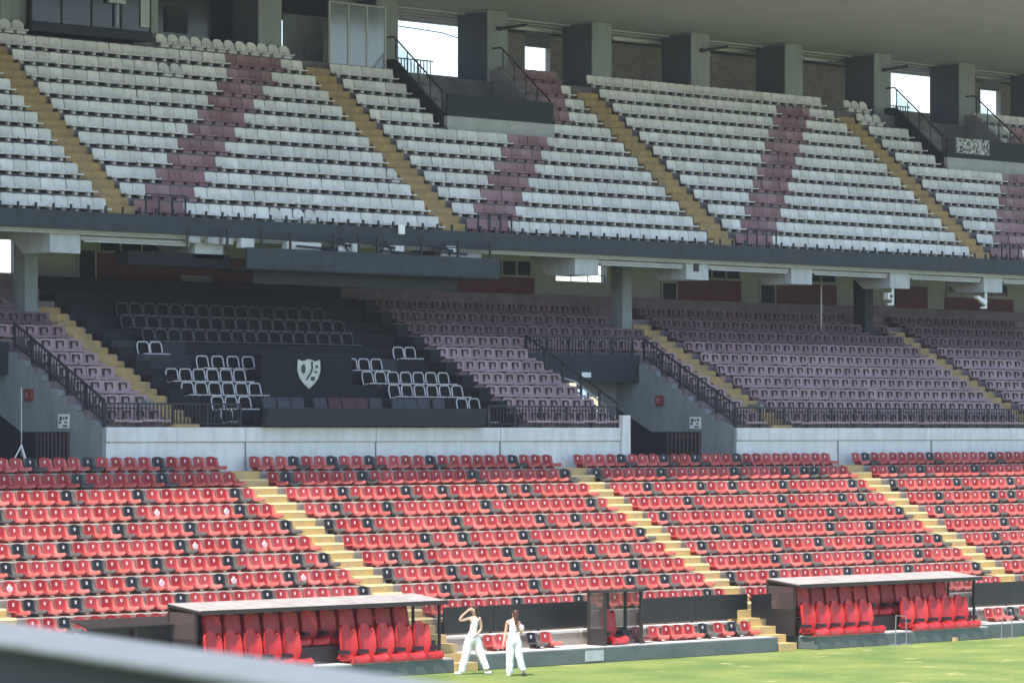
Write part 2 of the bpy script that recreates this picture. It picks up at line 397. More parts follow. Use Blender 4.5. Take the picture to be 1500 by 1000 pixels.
# front fascia of the upper tier and its soffit
fas = thing('upper_fascia', 'long slate blue fascia along the front of the upper tier', 'fascia', (0, 0, 0))
for a in range(46, 130, 6): MB().box(a + .003, a + 5.997, 81.86, 82.01, 11.71, 12.21).obj('fascia_panel', M['fascia'], fas)
sof = thing('front_soffit_beam', 'pale ribbed concrete edge beam just below the slate blue fascia', 'beam')
MB().box(X0, X1, 82.03, 82.30, 11.64, 11.80).obj('beam', M['cream'], sof)
MB().box(X0, X1, 82.10, 82.30, 11.585, 11.639).obj('lower_lip', M['pale_beam'], sof)
MB().bar((X0, 82.02, 11.66), (X1, 82.02, 11.66), .025).obj('pipe', M['pale_beam'], sof)
bi = 0
for n in range(-3, 13):
    x = 64.19 + 5.205 * n
    if not in_view(x, 82.5, 11.4, 120): continue
    poly = [(82.36, 11.08), (83.6, 11.08), (87.3, 13.9), (87.3, 15.4), (82.36, 11.36)]
    poly = [(82.20, 11.06), (83.4, 11.06), (87.3, 14.1), (87.3, 15.45), (82.6, 11.72), (82.31, 11.72), (82.31, 11.58), (82.20, 11.58)]
    tag(MB().prism_x(poly, x, x + 1.06).obj('raker_beam', M['pale_beam']), 'pale concrete beam end under the slate fascia, %s from the left' % ORD[bi] if in_view(x, 82.5, 11.4, 30) else 'pale concrete beam end beyond the frame edge', 'beam', 'raker beams under the upper tier')
    bi += in_view(x, 82.5, 11.4, 30)
    a = x + 1.1; b = x + 5.1
    if n in (1, 2, 3) or not (in_view(a, 82.5, 11.4) or in_view(b, 82.5, 11.4)): continue
    e = thing('rolled_awning', ('cream rolled awning under the slate fascia, right of the %s beam end' % ORD[bi - 1]) if bi else 'cream rolled awning under the slate fascia, cut off by the left edge', 'awning', (a, 82.33, 11.47), 'rolled awnings under the upper tier')
    beveled(MB().box(0, b - a, -.10, .14, -.03, .09).obj('roll_case', M['cream'], e), .03)
    MB().box(.1, b - a - .1, -.12, -.101, -.075, -.03).obj('valance', M['pale_beam'], e)

# short railing on top of the fascia
rl = thing('fascia_railing', 'low dark railing of short posts on top of the slate fascia', 'railing', (0, 81.93, 12.2))
pm = MB().box(-.028, .028, -.025, .025, 0, .20).mesh('post', M['rail']); tm = MB().box(-.022, .022, -.02, .02, 0, .60).mesh('tall_post', M['rail'])
x = 58.0
AISLE_U = [(66.3, 67.3), (79.26, 80.4), (91.6, 92.83), (105.2, 106.46)]
while x < 118:
    if in_view(x, 81.9, 12.3, 40): link('post', pm, rl, (x, 0, 0))
    x += .61
for a, b in AISLE_U:
    for i in range(4): link('tall_post', tm, rl, (b + .12 + i * .48, .05, 0))
    MB().bar((b + .1, .05, .60), (b + 1.6, .05, .60), .02).obj('top_rail', M['rail'], rl)
tag(beveled(MB().box(77.02, 77.28, 81.80, 81.855, 12.02, 12.32).obj('fascia_lamp', M['lamp']), .02), 'small white lamp box fixed to the slate fascia above the box seats', 'lamp')

# back wall of the middle concourse
WB = 87.42
wall = MB()
for (a, b) in ((44, 66.42), (67.05, 89.49), (91.97, X1)): wall.box(a, b, WB, WB + .3, 8.4, 15.6)
wall.box(66.42, 67.05, WB, WB + .3, 8.4, 10.73).box(66.42, 67.05, WB, WB + .3, 11.7, 15.6)
wall.box(89.49, 91.97, WB, WB + .3, 8.4, 11.15).box(89.49, 91.97, WB, WB + .3, 11.72, 15.6)
cw = thing('concourse_wall', 'grey concourse wall with red panels and doors behind the middle tier', 'wall')
wall.obj('wall_body', M['cream'], cw)
for i, (a, b, z1) in enumerate(((70.0, 76.6, 11.42), (77.4, 80.6, 11.3), (84.28, 88.42, 11.2), (95.4, 98.74, 11.38), (100.59, 103.92, 11.38), (107.29, 109.12, 11.46), (110.18, 114.32, 11.12))):
    MB().box(a, b, WB - .05, WB - .002, 9.2, z1).obj('red_panel', M['red_panel'], cw)
for a, b, z0, z1 in ((69.31, 69.9, 9.4, 11.48), (94.68, 95.36, 9.3, 11.22), (99.79, 100.52, 9.3, 11.28)):
    d = MB().box(a, b, WB - .04, WB - .002, z0, z1).obj('door', M['navy'], cw)
    MB().box(a - .07, a, WB - .06, WB - .002, z0, z1 + .07).box(b, b + .07, WB - .06, WB - .002, z0, z1 + .07).box(a - .002, b + .002, WB - .058, WB - .002, z1 + .001, z1 + .07).obj('door_frame', M['cream'], d)
for a, b, z0, z1, n in ((70.05, 72.5, 11.46, 11.74, 3), (86.9, 88.25, 11.24, 11.72, 2), (95.7, 98.67, 11.43, 11.72, 4), (102.2, 103.85, 11.46, 11.74, 2), (110.3, 113.94, 11.19, 11.64, 4)):
    wn = MB().box(a, b, WB - .03, WB - .002, z0, z1).obj('window', M['glass_dark'], cw); q = MB(); st = (b - a) / n
    for i in range(n + 1): q.box(a + i * st - .03, a + i * st + .03, WB - .07, WB - .031, z0, z1)
    q.box(a + .031, b - .031, WB - .068, WB - .0305, z0 - .03, z0 + .03); q.obj('window_frame', M['cream'], wn)
MB().box(73.2, 74.4, WB - .09, WB - .051, 10.45, 10.85).obj('notice_board', M['cream'], cw); MB().box(81.6, 82.8, WB - .03, WB - .002, 10.6, 10.95).obj('notice_board', M['cream'], cw)
# concourse columns
for x, y, lab in ((64.95, 84.3, 'grey concrete column at the left edge behind the mauve seats'), (89.42, 84.3, 'blue grey concourse column beside the bright opening'), (102.05, 84.5, 'dark slate concourse column behind the mauve seats on the right')):
    tag(beveled(MB().box(x, x + .46, y, y + .55, 9.0, 13.2).obj('concourse_column', M['grey_wall'] if x < 100 else M['slate']), .03), lab, 'column')
bl = thing('balustrade', 'thin rail across the bright opening above the mauve seats', 'railing', (89.49, WB + .1, 11.15))
for i in range(4): MB().box(i * .82, i * .82 + .03, 0, .03, 0, .22).obj('post', M['rail'], bl)
MB().box(0, 2.48, 0, .03, .22, .25).obj('top_rail', M['rail'], bl)
tag(MB().bar((99.67, 84.5, 9.6), (99.67, 84.5, 11.6), .03, 8).obj('thin_pole', M['tube']), 'thin pale pole standing among the back rows of mauve seats', 'pole')
# white hanging speakers
for x, lab, flip in ((100.7, 'white loudspeaker on bracket under the fascia, left of the pair', 1), (105.9, 'white loudspeaker arm under the fascia near the right edge', -1)):
    s = thing('hanging_speaker', lab, 'speaker', (x, 82.3, 10.48), 'loudspeakers hung under the fascia')
    MB().box(.12, .20, -.03, .03, 0, .62).obj('bracket', M['whitepaint'], s); MB().box(-.12, .12, -.03, .03, 0, .06).obj('foot_plate', M['whitepaint'], s)
    h = MB()
    if flip > 0: h.box(-.22, .1, -.12, .1, .18, .42)
    else: h.prism_y([(-.42, .36), (-.36, .46), (.2, .28), (.11, .10)], -.08, .08)
    beveled(h.obj('horn', M['whitepaint'], s), .02)
    if flip > 0: MB().box(-.12, .02, -.128, -.1205, .24, .36).obj('grille', M['glyph'], s)
tag(beveled(MB().box(90.55, 90.78, 82.15, 82.34, 11.33, 11.58).obj('floodlight', M['rail']), .02), 'small dark floodlight on the pale beam end at centre right', 'floodlight')

# roof over the upper tier
def RZ(y): return 20.25 + (89.3 - y) * .07
roof = thing('stand_roof', 'grey ribbed roof ceiling over the upper tier', 'roof')
q = MB(); ya, yb = 73.75, 74.55
i0 = len(q.v)
for X, y0 in ((X0 - 30, ya - .4), (X1 + 30, yb + .4)):
    q.v += [(X, y0, RZ(y0)), (X, 92.6, RZ(92.6)), (X, 92.6, RZ(92.6) + .45), (X, y0, RZ(y0) + .45)]
for f in ((0,1,2,3),(7,6,5,4),(0,4,5,1),(1,5,6,2),(2,6,7,3),(3,7,4,0)): q.f.append(f); q.m.append(0); q.sm.append(False)
q.obj('roof_sheet', M['ceiling'], roof)
rb = MB()
y = 90.4
while y < 92.3:
    z = RZ(y); rb.box(X0, X1, y, y + .16, z - .05, z - .001); y += .45
stuff(rb.obj('ceiling_ribs', M['ceiling'], roof))
CX = [67.94 + 5.065 * n for n in range(-2, 12)]
ci = 0
for n, x in enumerate(CX):
    vis = in_view(x + .5, 89.3, 19, 10)
    c = thing('roof_column', ('grey concrete roof column behind the upper seats, %s from the left' % ORD[ci]) if vis else 'grey roof column beyond the frame edge', 'column', (x, 89.35, 17.85), 'roof columns along the back of the upper tier')
    ci += vis
    beveled(MB().box(0, .97, 0, 1.45, -.6 if not any(a < x + .5 < b for a, b in VU) else -1.7, 2.38).obj('shaft', M['col_front'], c), .03)
    zt = RZ(89.35) - 17.85
    MB().box(-.02, -.002, .04, 1.42, -.1, 2.3).obj('side_shade', M['slate_mid'], c)  # dark sheet paints the column's left side as shaded
    if n in (6, 8, 10): MB().box(.40, .56, -.16, -.005, 1.7, 1.82).bar((.5, -.1, 1.76), (1.5, -.35, 1.95), .05).obj('lamp_arm', M['rail'], c)

# back wall of the upper walkway, with open bays and window holes
BW = 92.2
bw = thing('upper_back_wall', 'dim brick wall behind the upper seats with bright window openings', 'wall')
holes = [(81.3, 81.95, 17.3, 19.6), (85.2, 89.9, 18.25, 20.02), (92.84, 94.1, 18.64, 19.56), (111.2, 115.6, 18.55, 20.12), (118.5, 119.8, 18.7, 19.7)]
xs = sorted({X0, X1} | {v for h in holes for v in h[:2]})
for a, b in zip(xs, xs[1:]):
    h = next((h for h in holes if h[0] <= a and b <= h[1]), None)
    if not h: MB().box(a, b, BW, BW + .25, 17.2, 20.6).obj('brick_bay', M['brick'], bw)
    else:
        MB().box(a, b, BW + .003, BW + .247, 17.2, h[2]).obj('sill_wall', M['brick'], bw); MB().box(a, b, BW + .003, BW + .247, h[3], 20.6).obj('head_wall', M['roofbeam'], bw)
li = 0
for x, ln, z in ((91.4, 2.6, 20.0), (96.4, 2.5, 19.98), (101.6, 2.5, 20.02), (106.7, 1.9, 20.02), (117.2, 2.0, 20.05)):
    l = thing('tube_lamp', 'white fluorescent tube lamp above the upper walkway, %s from the left' % ORD[li], 'lamp', (x, 91.4, z), 'tube lamps above the upper walkway', 0); li += 1
    MB().box(0, ln, -.05, .05, .03, .09).obj('casing', M['lamp'], l); MB().bar((.05, 0, 0), (ln * .75, 0, 0), .03, 8).obj('tube', M['lamp'], l)
# cable across the big bright bay
tag(MB().bar((85.2, 91.9, 19.78), (88.5, 91.9, 19.66), .02).bar((88.5, 91.9, 19.66), (90.2, 91.9, 19.4), .02).obj('slack_cable', M['rail']), 'thin dark cable crossing the big bright opening at the top', 'cable')

# glazed press box, dark rooms, glass booth (top left)
pb = thing('press_box', 'dark glazed press box at the top left above the white seats', 'press box', (68.75, 88.95, 18.02))
MB().box(0, 4.6, .05, 2.6, 0, .16).obj('floor_slab', M['slate'], pb); beveled(MB().box(-.04, 4.64, -.06, .05, -.02, .30).obj('bottom_frame', M['slate'], pb), .05)
for i in range(4): MB().box(.03 + i * 1.14, 1.14 + i * 1.14, 0, .03, .3, 2.4).obj('pane', M['glass_dark'], pb)
for i in range(5): MB().box(-.03 + i * 1.14, .03 + i * 1.14, -.02, .05, .3, 2.4).obj('mullion', M['navy'], pb)
MB().box(4.16, 4.5, -.05, -.021, .42, 1.55).obj('pale_panel', M['pale_beam'], pb)
MB().bar((3.2, -.1, .35), (3.2, -.1, 1.05), .04, 8).box(2.85, 3.5, -.16, -.05, 1.05, 1.16).obj('lamp_stand', M['pale_beam'], pb)
rm = thing('dark_room', 'dark unlit room with grey wall behind the second and third roof columns', 'room', (74.05, 90.6, 17.5))
MB().box(0, 4.0, 0, .1, 0, 3).obj('glazing', M['glass_dark'], rm); MB().box(1.2, 2.1, -.06, -.002, 1.1, 1.9).obj('board', M['slate'], rm); MB().box(1.0, 3.0, -.08, -.002, 2.15, 2.28).obj('shelf', M['slate'], rm)
dr = thing('grey_door', 'grey panelled double door beside the glass booth at the top', 'door', (79.9, 90.5, 17.6))
for i in range(2): beveled(MB().box(.22 + i * .86, 1.06 + i * .86, 0, .06, 0, 1.95).obj('door_leaf', M['grey_wall'], dr), .01)
MB().box(-.7, .2, 0, .05, 1.98, 2.9).box(.2, 2.2, 0, .05, 1.98, 2.9).obj('transom', M['navy'], dr)
gb = thing('glass_booth', 'framed glass booth with pale posts at the top, left of the open bay', 'booth', (80.62, 88.85, 17.75))
for i in range(3): MB().box(.04 + i * .80, .78 + i * .80, 0, .02, .1, 2.05).obj('pane', M['glass_grey'], gb)
for i in range(4): MB().box(-.035 + i * .81, .03 + i * .81, -.02, .04, 0, 2.1).obj('post', M['pale_beam'], gb)
MB().box(.031, 2.36, -.015, .035, 2.06, 2.11).obj('top_rail', M['pale_beam'], gb); MB().box(-.035, 2.4, -.03, .06, -.1, -.001).obj('sill', M['slate'], gb)
MB().box(.031, 2.39, .3, .34, .1, 1.3).obj('inner_board', M['grey_wall'], gb)

# gangway openings of the upper tier
def upper_gangway(x0, x1, lab, banner=False):
    t = thing('upper_gangway', lab, 'gangway', (x0, 86.42, 15.6))
    MB().box(0, x1 - x0, 0, .16, .0, .62).obj('front_wall', M['cream'], t)
    MB().box(.02, x1 - x0 - .02, .02, .10, .621, 1.34).obj('dark_panel', M['slate'], t)
    sl = .84
    for xx, nm in ((0, 'side_wall'), (x1 - x0, 'side_wall')):
        MB().prism_x([(.165, -.3), (.165, .66), (2.45, .66 + 2.3 * sl), (2.9, .66 + 2.3 * sl), (2.9, -.3)], xx - .09, xx + .09).obj(nm, M['slate'] if xx == 0 else M['roofbeam'], t)
        r = MB(); 
        for i in range(5):
            yy = .25 + i * .54; r.bar((xx, yy, .66 + (yy - .17) * sl - .05), (xx, yy, .66 + (yy - .17) * sl + .72), .022)
        r.bar((xx, .2, 1.40), (xx, 2.5, 1.40 + 2.3 * sl), .03).bar((xx, 2.5, 1.40 + 2.3 * sl), (xx, 2.9, 1.40 + 2.3 * sl), .03).obj('side_rail', M['rail'], t)
        MB().box(xx - .006, xx + .006, .25, .26, 0, .01).prism_x([(.25, .78), (2.4, .78 + 2.15 * sl), (2.4, 1.3 + 2.15 * sl), (.25, 1.3)], xx - .008, xx + .008).obj('glass_infill', M['glass_clear'], t)
    MB().box(.1, x1 - x0 - .1, .4, 3.0, .55, .60).obj('landing', M['concrete_up'], t)
    b = MB()
    for i in range(22): b.box(1.4 + i * .15, 1.43 + i * .15, 5.55, 5.58, 2.6, 3.05)
    b.box(1.4, 4.7, 5.54, 5.59, 3.05, 3.09).obj('far_rail', M['rail'], t)
    if banner:
        q = MB().box(.50, 2.45, -.03, .0195, .80, 1.36).obj('banner', M['banner'], t)
upper_gangway(83.5, 88.4, 'upper tier gangway with dark front panel above pale concrete strip, near the centre')
upper_gangway(109.1, 113.9, 'upper tier gangway with scribbled banner on its front, near the right edge', True)

# ------------------------------------------------------------------ railings in front of the middle tier
def railing(x0, x1, lab):
    t = thing('front_railing', lab, 'railing', (x0, 78.5, 6.24))
    pm = MB().box(-.035, .035, -.03, .03, 0, .66).mesh('post', M['rail']); L = x1 - x0; n = max(1, round(L / 1.15))
    for i in range(n + 1): link('post', pm, t, (L * i / n, 0, 0))
    MB().box(.036, L - .036, -.02, .02, .61, .66).obj('top_rail', M['rail'], t); MB().box(.036, L - .036, -.015, .015, .08, .11).obj('bottom_rail', M['rail'], t)
    b = MB(); x = .1
    while x < L - .05: b.box(x - .014, x + .014, -.012, .012, .112, .608); x += .135
    stuff(b.obj('bars', M['rail'], t))
railing(63.1, 67.9, 'dark front railing of the mauve seats left of the box')
railing(77.5, 83.05, 'dark front railing between the box and the middle gangway')
railing(88.45, 108.3, 'long dark front railing of the mauve seats on the right')
def slope_rail(x, lab, bars=True):
    t = thing('sloping_railing', lab, 'railing', (x, 78.5, 6.24)); pm = MB().box(-.03, .03, -.03, .03, 0, .72).mesh('post', M['rail'])
    sl = .545
    for i in range(6): link('post', pm, t, (0, i * .78, i * .78 * sl))
    MB().bar((0, 0, .72), (0, 3.95, .72 + 3.95 * sl), .035).obj('top_rail', M['rail'], t); MB().bar((0, 0, .16), (0, 3.95, .16 + 3.95 * sl), .025).obj('bottom_rail', M['rail'], t)
    if not bars: return
    b = MB(); y = .1
    while y < 3.9: b.box(-.012, .012, y - .014, y + .014, .16 + y * sl, .70 + y * sl); y += .13
    stuff(b.obj('bars', M['rail'], t))
slope_rail(63.13, 'sloping dark railing on the left grey gangway wall')
slope_rail(83.06, 'sloping dark railing on the left side of the middle gangway', False)
slope_rail(88.42, 'sloping dark railing on the middle grey gangway wall')
t = thing('lintel_railing', 'dark railing on top of the lintel over the middle gangway', 'railing', (83.2, 82.6, 8.58))
for i in range(6): MB().box(i * .98, i * .98 + .05, 0, .05, 0, .55).obj('post', M['rail'], t)
MB().box(.051, 5.1, .005, .045, .5, .55).obj('top_rail', M['rail'], t)
b = MB()
for i in range(36): b.box(.1 + i * .135, .125 + i * .135, .01, .035, .002, .498)
stuff(b.obj('bars', M['rail'], t))

# ------------------------------------------------------------------ stairs: every step is a part
def stairs(xc, wd, rows, Yf, Zf, riser, dY, dZ, m, lab, cat_group, nose=None):
    nose = nose or m
    t = thing('aisle_stairs', lab, 'stairs', (xc, Yf(rows[0]), Zf(rows[0])), cat_group)
    h = dZ / 2; d = dY / 2
    def stp(z0, z1, dd, iw):
        q = MB(); a = wd / 2 - iw; c = .05
        q.prism_x([(0, z0), (0, z1 - c), (c, z1), (dd, z1), (dd, z0)], -a, a)
        q.quad([(-a, -.003, z1 - c), (a, -.003, z1 - c), (a, c, z1 + .004), (-a, c, z1 + .004)], 1)  # paler strip along the front edge of each step
        return q.mesh('step', [m, nose])
    me = stp(-h + .006, .014, d + .004, 0); me2 = stp(0, h + .012, d + .012, .004)
    y0, z0 = Yf(rows[0]), Zf(rows[0])
    for r in rows:
        link('step', me, t, (0, Yf(r) - riser - .015 - y0, Zf(r) - z0)); link('step', me2, t, (0, Yf(r) - riser + d - y0, Zf(r) - z0))
    return t
LA = [54.25, 67.22, 80.12, 92.97, 105.85]
nm = ['cut off by the left edge', 'above the left dugout', 'above the right dugout', 'left of the rightmost red block', 'beyond the right edge']
for x, s in zip(LA, nm):
    stairs(x, 1.02, list(range(9, 0, -1)) , LY, LZ, L_R, .762, .418, M['yellow'], 'yellow stairs of the sunlit lower tier, ' + s, 'yellow lower stairs', M['nosing'])
    tag(MB().box(x - .51, x + .51, LY(0) - L_R - .014, 78.38, LZ(0) - .2, LZ(0) + .012).obj('stair_landing', M['yellow']), 'yellow top landing of the lower stairs ' + s, 'landing', 'yellow stair landings')
for x, s in zip([66.8, 79.83, 92.2, 105.83, 53.9], ['at the left edge', 'left of the central gangway', 'right of the central gangway', 'left of the scribbled banner', 'beyond the left edge']):
    stairs(x, 1.0, list(range(0, 11)), UY, UZ, U_R, .621, .517, M['ochre'], 'ochre stairs of the upper tier, ' + s, 'ochre upper stairs')
for x, s in zip([65.9, 90.55, 103.8], ['left of the dark box', 'right of the middle gangway', 'near the right edge']):
    stairs(x, .88, list(range(-1, 8)), MY, MZ, M_R, .716, .391, M['ochre'], 'ochre stairs of the middle tier, ' + s, 'ochre middle stairs')
def pitch_steps(x, wd, lab):
    t = thing('pitch_steps', lab, 'steps', (x, 68.7, 0)); n = 5
    for i in range(n): beveled(MB().box(-wd / 2, wd / 2, i * .39, i * .39 + .40, 0, .22 * (i + 1)).obj('step', M['yellow'], t), .01)
pitch_steps(67.08, .78, 'yellow concrete steps down to the pitch beside the walking people')
pitch_steps(79.62, .72, 'yellow concrete steps down to the pitch left of the right dugout')

# ------------------------------------------------------------------ stadium seats
def shell(prof, w, lip, topr, th=.03, nu=7, taper=0.0, pan=None):
    top, bot = [], []; n = len(prof)
    for i, (y, z) in enumerate(prof):
        a = Vector(prof[max(i - 1, 0)]); b = Vector(prof[min(i + 1, n - 1)]); d = (b - a).normalized(); nrm = Vector((-d.y, d.x))  # (y,z) normal, up/forward
        if nrm.x > 0 and abs(nrm.x) > abs(nrm.y): nrm = -nrm
        rt, rb_ = [], []
        v = i / (n - 1)
        for k in range(nu):
            u = -1 + 2 * k / (nu - 1)
            ww = w / 2 * (1 - taper * max(0, v - .5) * 2)
            x = u * ww; o = lip * abs(u) ** 4 * (1 if 0 < i else .3)
            zz = z; yy = y
            if i == n - 1: zz -= topr * abs(u) ** 3; 
            if i == 0: yy += topr * .4 * abs(u) ** 4
            if i == n - 1: x *= 1 - .10 * abs(u) ** 6 if topr > .03 else 1
            rt.append((x, yy + nrm.x * o, zz + nrm.y * o)); rb_.append((x, yy + nrm.x * o - nrm.x * th, zz + nrm.y * o - nrm.y * th))
        top.append(rt); bot.append(rb_)
    m = MB(); m.grid(top)
    if pan:
        for a in range(n - 1):
            for b in range(nu - 1):
                if a < pan[0] or b in (0, nu - 2): m.m[a * (nu - 1) + b] = pan[1]
    m.grid([r[::-1] for r in bot])
    rim = pan[1] if pan else 0  # left edge repeats the pan tint, painted as if sunlit
    m.grid([[r[0] for r in top], [r[0] for r in bot]], rim, False); m.grid([[r[-1] for r in top], [r[-1] for r in bot]], smooth=False)
    m.grid([top[0], bot[0]], smooth=False); m.grid([top[-1], bot[-1]], smooth=False)
    return m
PL = [(-.39, .058), (-.385, .08), (-.352, .118), (-.24, .10), (-.07, .10), (-.005, .15), (.025, .27), (.05, .365), (.06, .415)]
def lower_seat(spot=False):
    m = shell(PL, .425, .055, .07, nu=9, taper=.10, pan=(4, 3))
    m.box(-.12, .12, -.20, -.06, -.02, .08)          # mounting foot
    m.box(-.020, .020, -.002 + .012, .035, .255, .335, 1)  # small pale mark raised on the seat back
    if spot:
        for k in range(1): m.bar((.0, .03, .22), (.0, -.012, .215), .085, 10, mi=2)  # round white mark on the seat back
    return m
S = {}
S['red'] = (lower_seat(), [M['red'], M['tag'], M['spot'], M['red_sunlit']]); S['black'] = (lower_seat(), [M['black'], M['tag'], M['spot'], M['black_greyed']])
S['redspot'] = (lower_seat(True), [M['red'], M['tag'], M['spot'], M['red_sunlit']])
PU = [(-.27, .10), (-.28, .135), (-.18, .125), (-.05, .13), (0, .17), (.03, .32), (.045, .45)]
S['white'] = (shell(PU, .44, .022, .018, nu=6).box(-.05, .05, -.15, -.03, -.02, .12), [M['white']])
S['whiteround'] = (shell(PU, .42, .04, .10, nu=7).box(-.16, .16, -.2, -.03, -.02, .09), [M['white']])
S['maroon'] = (shell(PU, .44, .022, .018, nu=6).box(-.16, .16, -.2, -.03, -.02, .09), [M['maroon']])
PM = [(-.37, .07), (-.38, .125), (-.20, .115), (-.05, .12), (0, .18), (.03, .32), (.045, .43)]
m = shell(PM, .478, .03, .02, nu=6).box(-.16, .16, -.2, -.03, -.02, .09)
m.box(-.16, .10, -.004, .028, .335, .372, 1).box(-.16, -.115, -.035, .0145, .16, .334, 1).box(.075, .10, -.02, .0145, .22, .334, 1)  # dark strips painted for the shaded recess in each seat
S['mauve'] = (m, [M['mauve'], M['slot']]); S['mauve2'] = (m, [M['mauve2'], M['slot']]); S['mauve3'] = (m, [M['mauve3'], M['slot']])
SM = {k: v[0].mesh(k + '_seat', v[1]) for k, v in S.items()}
rest = {k: MB() for k in S}
rest_n = {k: 0 for k in S}
cands = {k: [] for k in S}        # (distance, key, x, y, z, label, group)
def seat(kind, x, y, z, label, group):
    if in_view(x, y, z + .25, 4): cands[kind].append(((x * x + y * y), kind, x, y, z, label, group))
    elif in_view(x, y, z + .25, 90): rest[kind].add(S[kind][0], (x, y, z)); rest_n[kind] += 1

# lower tier
BLK = {0:[(0,11),(0,15),(0,20),(1,3),(1,6),(1,9),(1,14),(1,21),(2,4),(2,8),(2,11),(2,15),(3,1),(3,8),(3,15)],1:[(0,13),(0,19),(1,1),(1,7),(1,16),(1,24),(2,0),(2,6),(2,13),(2,18),(2,20),(2,21),(3,2),(3,5),(3,11)],2:[(0,11),(0,16),(0,23),(1,4),(1,9),(1,12),(1,17),(1,19),(2,3),(2,8),(2,11),(2,16),(2,23),(3,0),(3,7),(3,13)],3:[(0,5),(0,14),(0,22),(1,2),(1,6),(1,14),(1,23),(2,5),(2,14),(2,20),(2,22),(3,3),(3,9),(3,11)],4:[(0,9),(0,12),(0,17),(0,24),(1,0),(1,3),(1,10),(1,17),(1,20),(2,1),(2,9),(2,12),(2,17),(2,24),(3,1),(3,7)],5:[(0,4),(0,7),(0,15),(0,19),(1,6),(1,9),(1,14),(1,24),(2,4),(2,7),(2,15),(2,19),(3,6)],6:[(0,2),(0,8),(0,12),(0,17),(0,22),(0,24),(1,2),(1,4),(1,11),(1,13),(1,18),(1,21),(2,1),(2,8),(2,12),(2,17),(2,22),(2,24),(3,3)],7:[(0,6),(0,9),(0,15),(0,20),(1,0),(1,5),(1,7),(1,15),(1,20),(2,6),(2,9),(2,15),(2,20),(3,2)],8:[(0,1),(0,4),(0,11),(0,17),(0,24),(1,3),(1,10),(1,18),(1,21),(2,0),(2,4),(2,11),(2,17),(2,24)],9:[(0,2),(1,7),(1,12),(1,23),(2,6),(2,14)]}
SPOT = {(3,0,16),(3,0,21),(5,0,16),(5,0,21),(7,0,1),(7,0,11),(7,0,16),(7,0,21)}
LB = [(55.05, 66.45), (67.99, 79.46), (80.79, 92.2), (93.73, 105.1)]
LBN = ['leftmost', 'second', 'third', 'rightmost']
for r in range(10):
    for b, (a, e) in enumerate(LB):
        for i in range(25):
            x = a + (e - a) / 24 * i + random.uniform(-.008, .008)
            kind = 'black' if (b, i) in BLK[r] else ('redspot' if (r, b, i) in SPOT else 'red')
            cn = {'black': 'black', 'red': 'red', 'redspot': 'white spotted red'}[kind]
            pos = ('%s from the right end' % ORD[24 - i]) if b == 0 else ('%s from the left end' % ORD[i])
            seat(kind, x, LY(r), LZ(r) + .002, '%s seat, %s, %s row down, %s lower block' % (cn, pos, ORD[r], LBN[b]),
                 {'black': 'black seats scattered over the lower tier'}.get(kind, 'red seats of the lower tier'))
# upper tier
UB = [(53.9 + .5, 66.3, 'left edge'), (67.3, 79.26, 'second'), (80.4, 91.6, 'third'), (92.83, 105.2, 'fourth'), (106.46, 119, 'right edge')]
PU_ = .4585
for j in range(12):
    for b, (a, e, bn) in enumerate(UB):
        n = int((e - a + .05) / PU_); a2 = e - n * PU_ if b == 0 else a
        for i in range(n):
            x = a2 + PU_ * (i + .5)
            if any(g0 - .2 < x < g1 + .2 for g0, g1 in VU) and j >= 7: continue
            if j == 11 and 68.5 < x < 73.7: continue
            if b == 2 and x < 84 and j >= 11: continue
            rnd = j == 11 and b < 2
            if b == 4 and x < 109.2 and j >= 10:
                if i not in (0, 1, 2): continue
                rnd = True
            if b == 1 and j == 9 and i in (12, 13) or (b == 1 and j == 0 and i in (11, 13, 14)) or (b == 1 and j == 3 and i == 25): rnd = True
            sash = b > 0 and 2 * j <= i <= 2 * j + 3 and j < 11
            if b == 2 and j >= 8 and x > 88: sash = x < 89.3 + (j - 7) * .62 
            if b == 1 and j == 10: sash = 76.15 < x < 78.41
            kind = 'maroon' if sash else ('whiteround' if rnd else 'white')
            cn = {'maroon': 'maroon', 'white': 'white', 'whiteround': 'round topped white'}[kind]
            pos = ('%s from the right end' % ORD[n - 1 - i]) if b == 0 else ('%s from the left end' % ORD[i])
            jit = random.uniform(-.006, .006)
            seat(kind, x + jit, UY(j), UZ(j) + .002, '%s seat, %s, %s row up, %s upper block' % (cn, pos, ORD[j], bn), 'maroon sash seats of the upper tier' if kind == 'maroon' else 'white seats of the upper tier')
# middle tier
MBK = [(57.0, 65.4, 'left edge'), (79.1, 90.05, 'centre'), (91.05, 103.3, 'right'), (104.3, 112, 'right edge')]
for k in range(-1, 9):
    for b, (a, e, bn) in enumerate(MBK):
        n = int((e - a) / .49)
        for i in range(n):
            x = (e - .49 * (n - i - .5)) if b == 0 else a + .49 * (i + .5)
            if k < 5 and any(g0 - .25 < x < g1 + .45 for g0, g1 in VG): continue
            if k >= 7 and any(cx - .3 < x < cx + .9 for cx in (64.95, 89.42, 102.05)): continue
            pos = ('%s from the right end' % ORD[n - 1 - i]) if b == 0 else ('%s from the left end' % ORD[i])
            kd = 'mauve' if k < 5 else 'mauve2' if k < 6 else 'mauve3'  # darker rows paint in the falloff under the upper tier
            seat(kd, x, MY(k) - .03 if k > -1 else MY(k) + .05, MZ(k) + .002, {'mauve': 'mauve', 'mauve2': 'shade-toned maroon', 'mauve3': 'shade-darkened maroon'}[kd] + ' seat, %s, %s row up, %s middle tier block' % (pos, ORD[k + 1], bn), 'mauve seats of the middle tier')
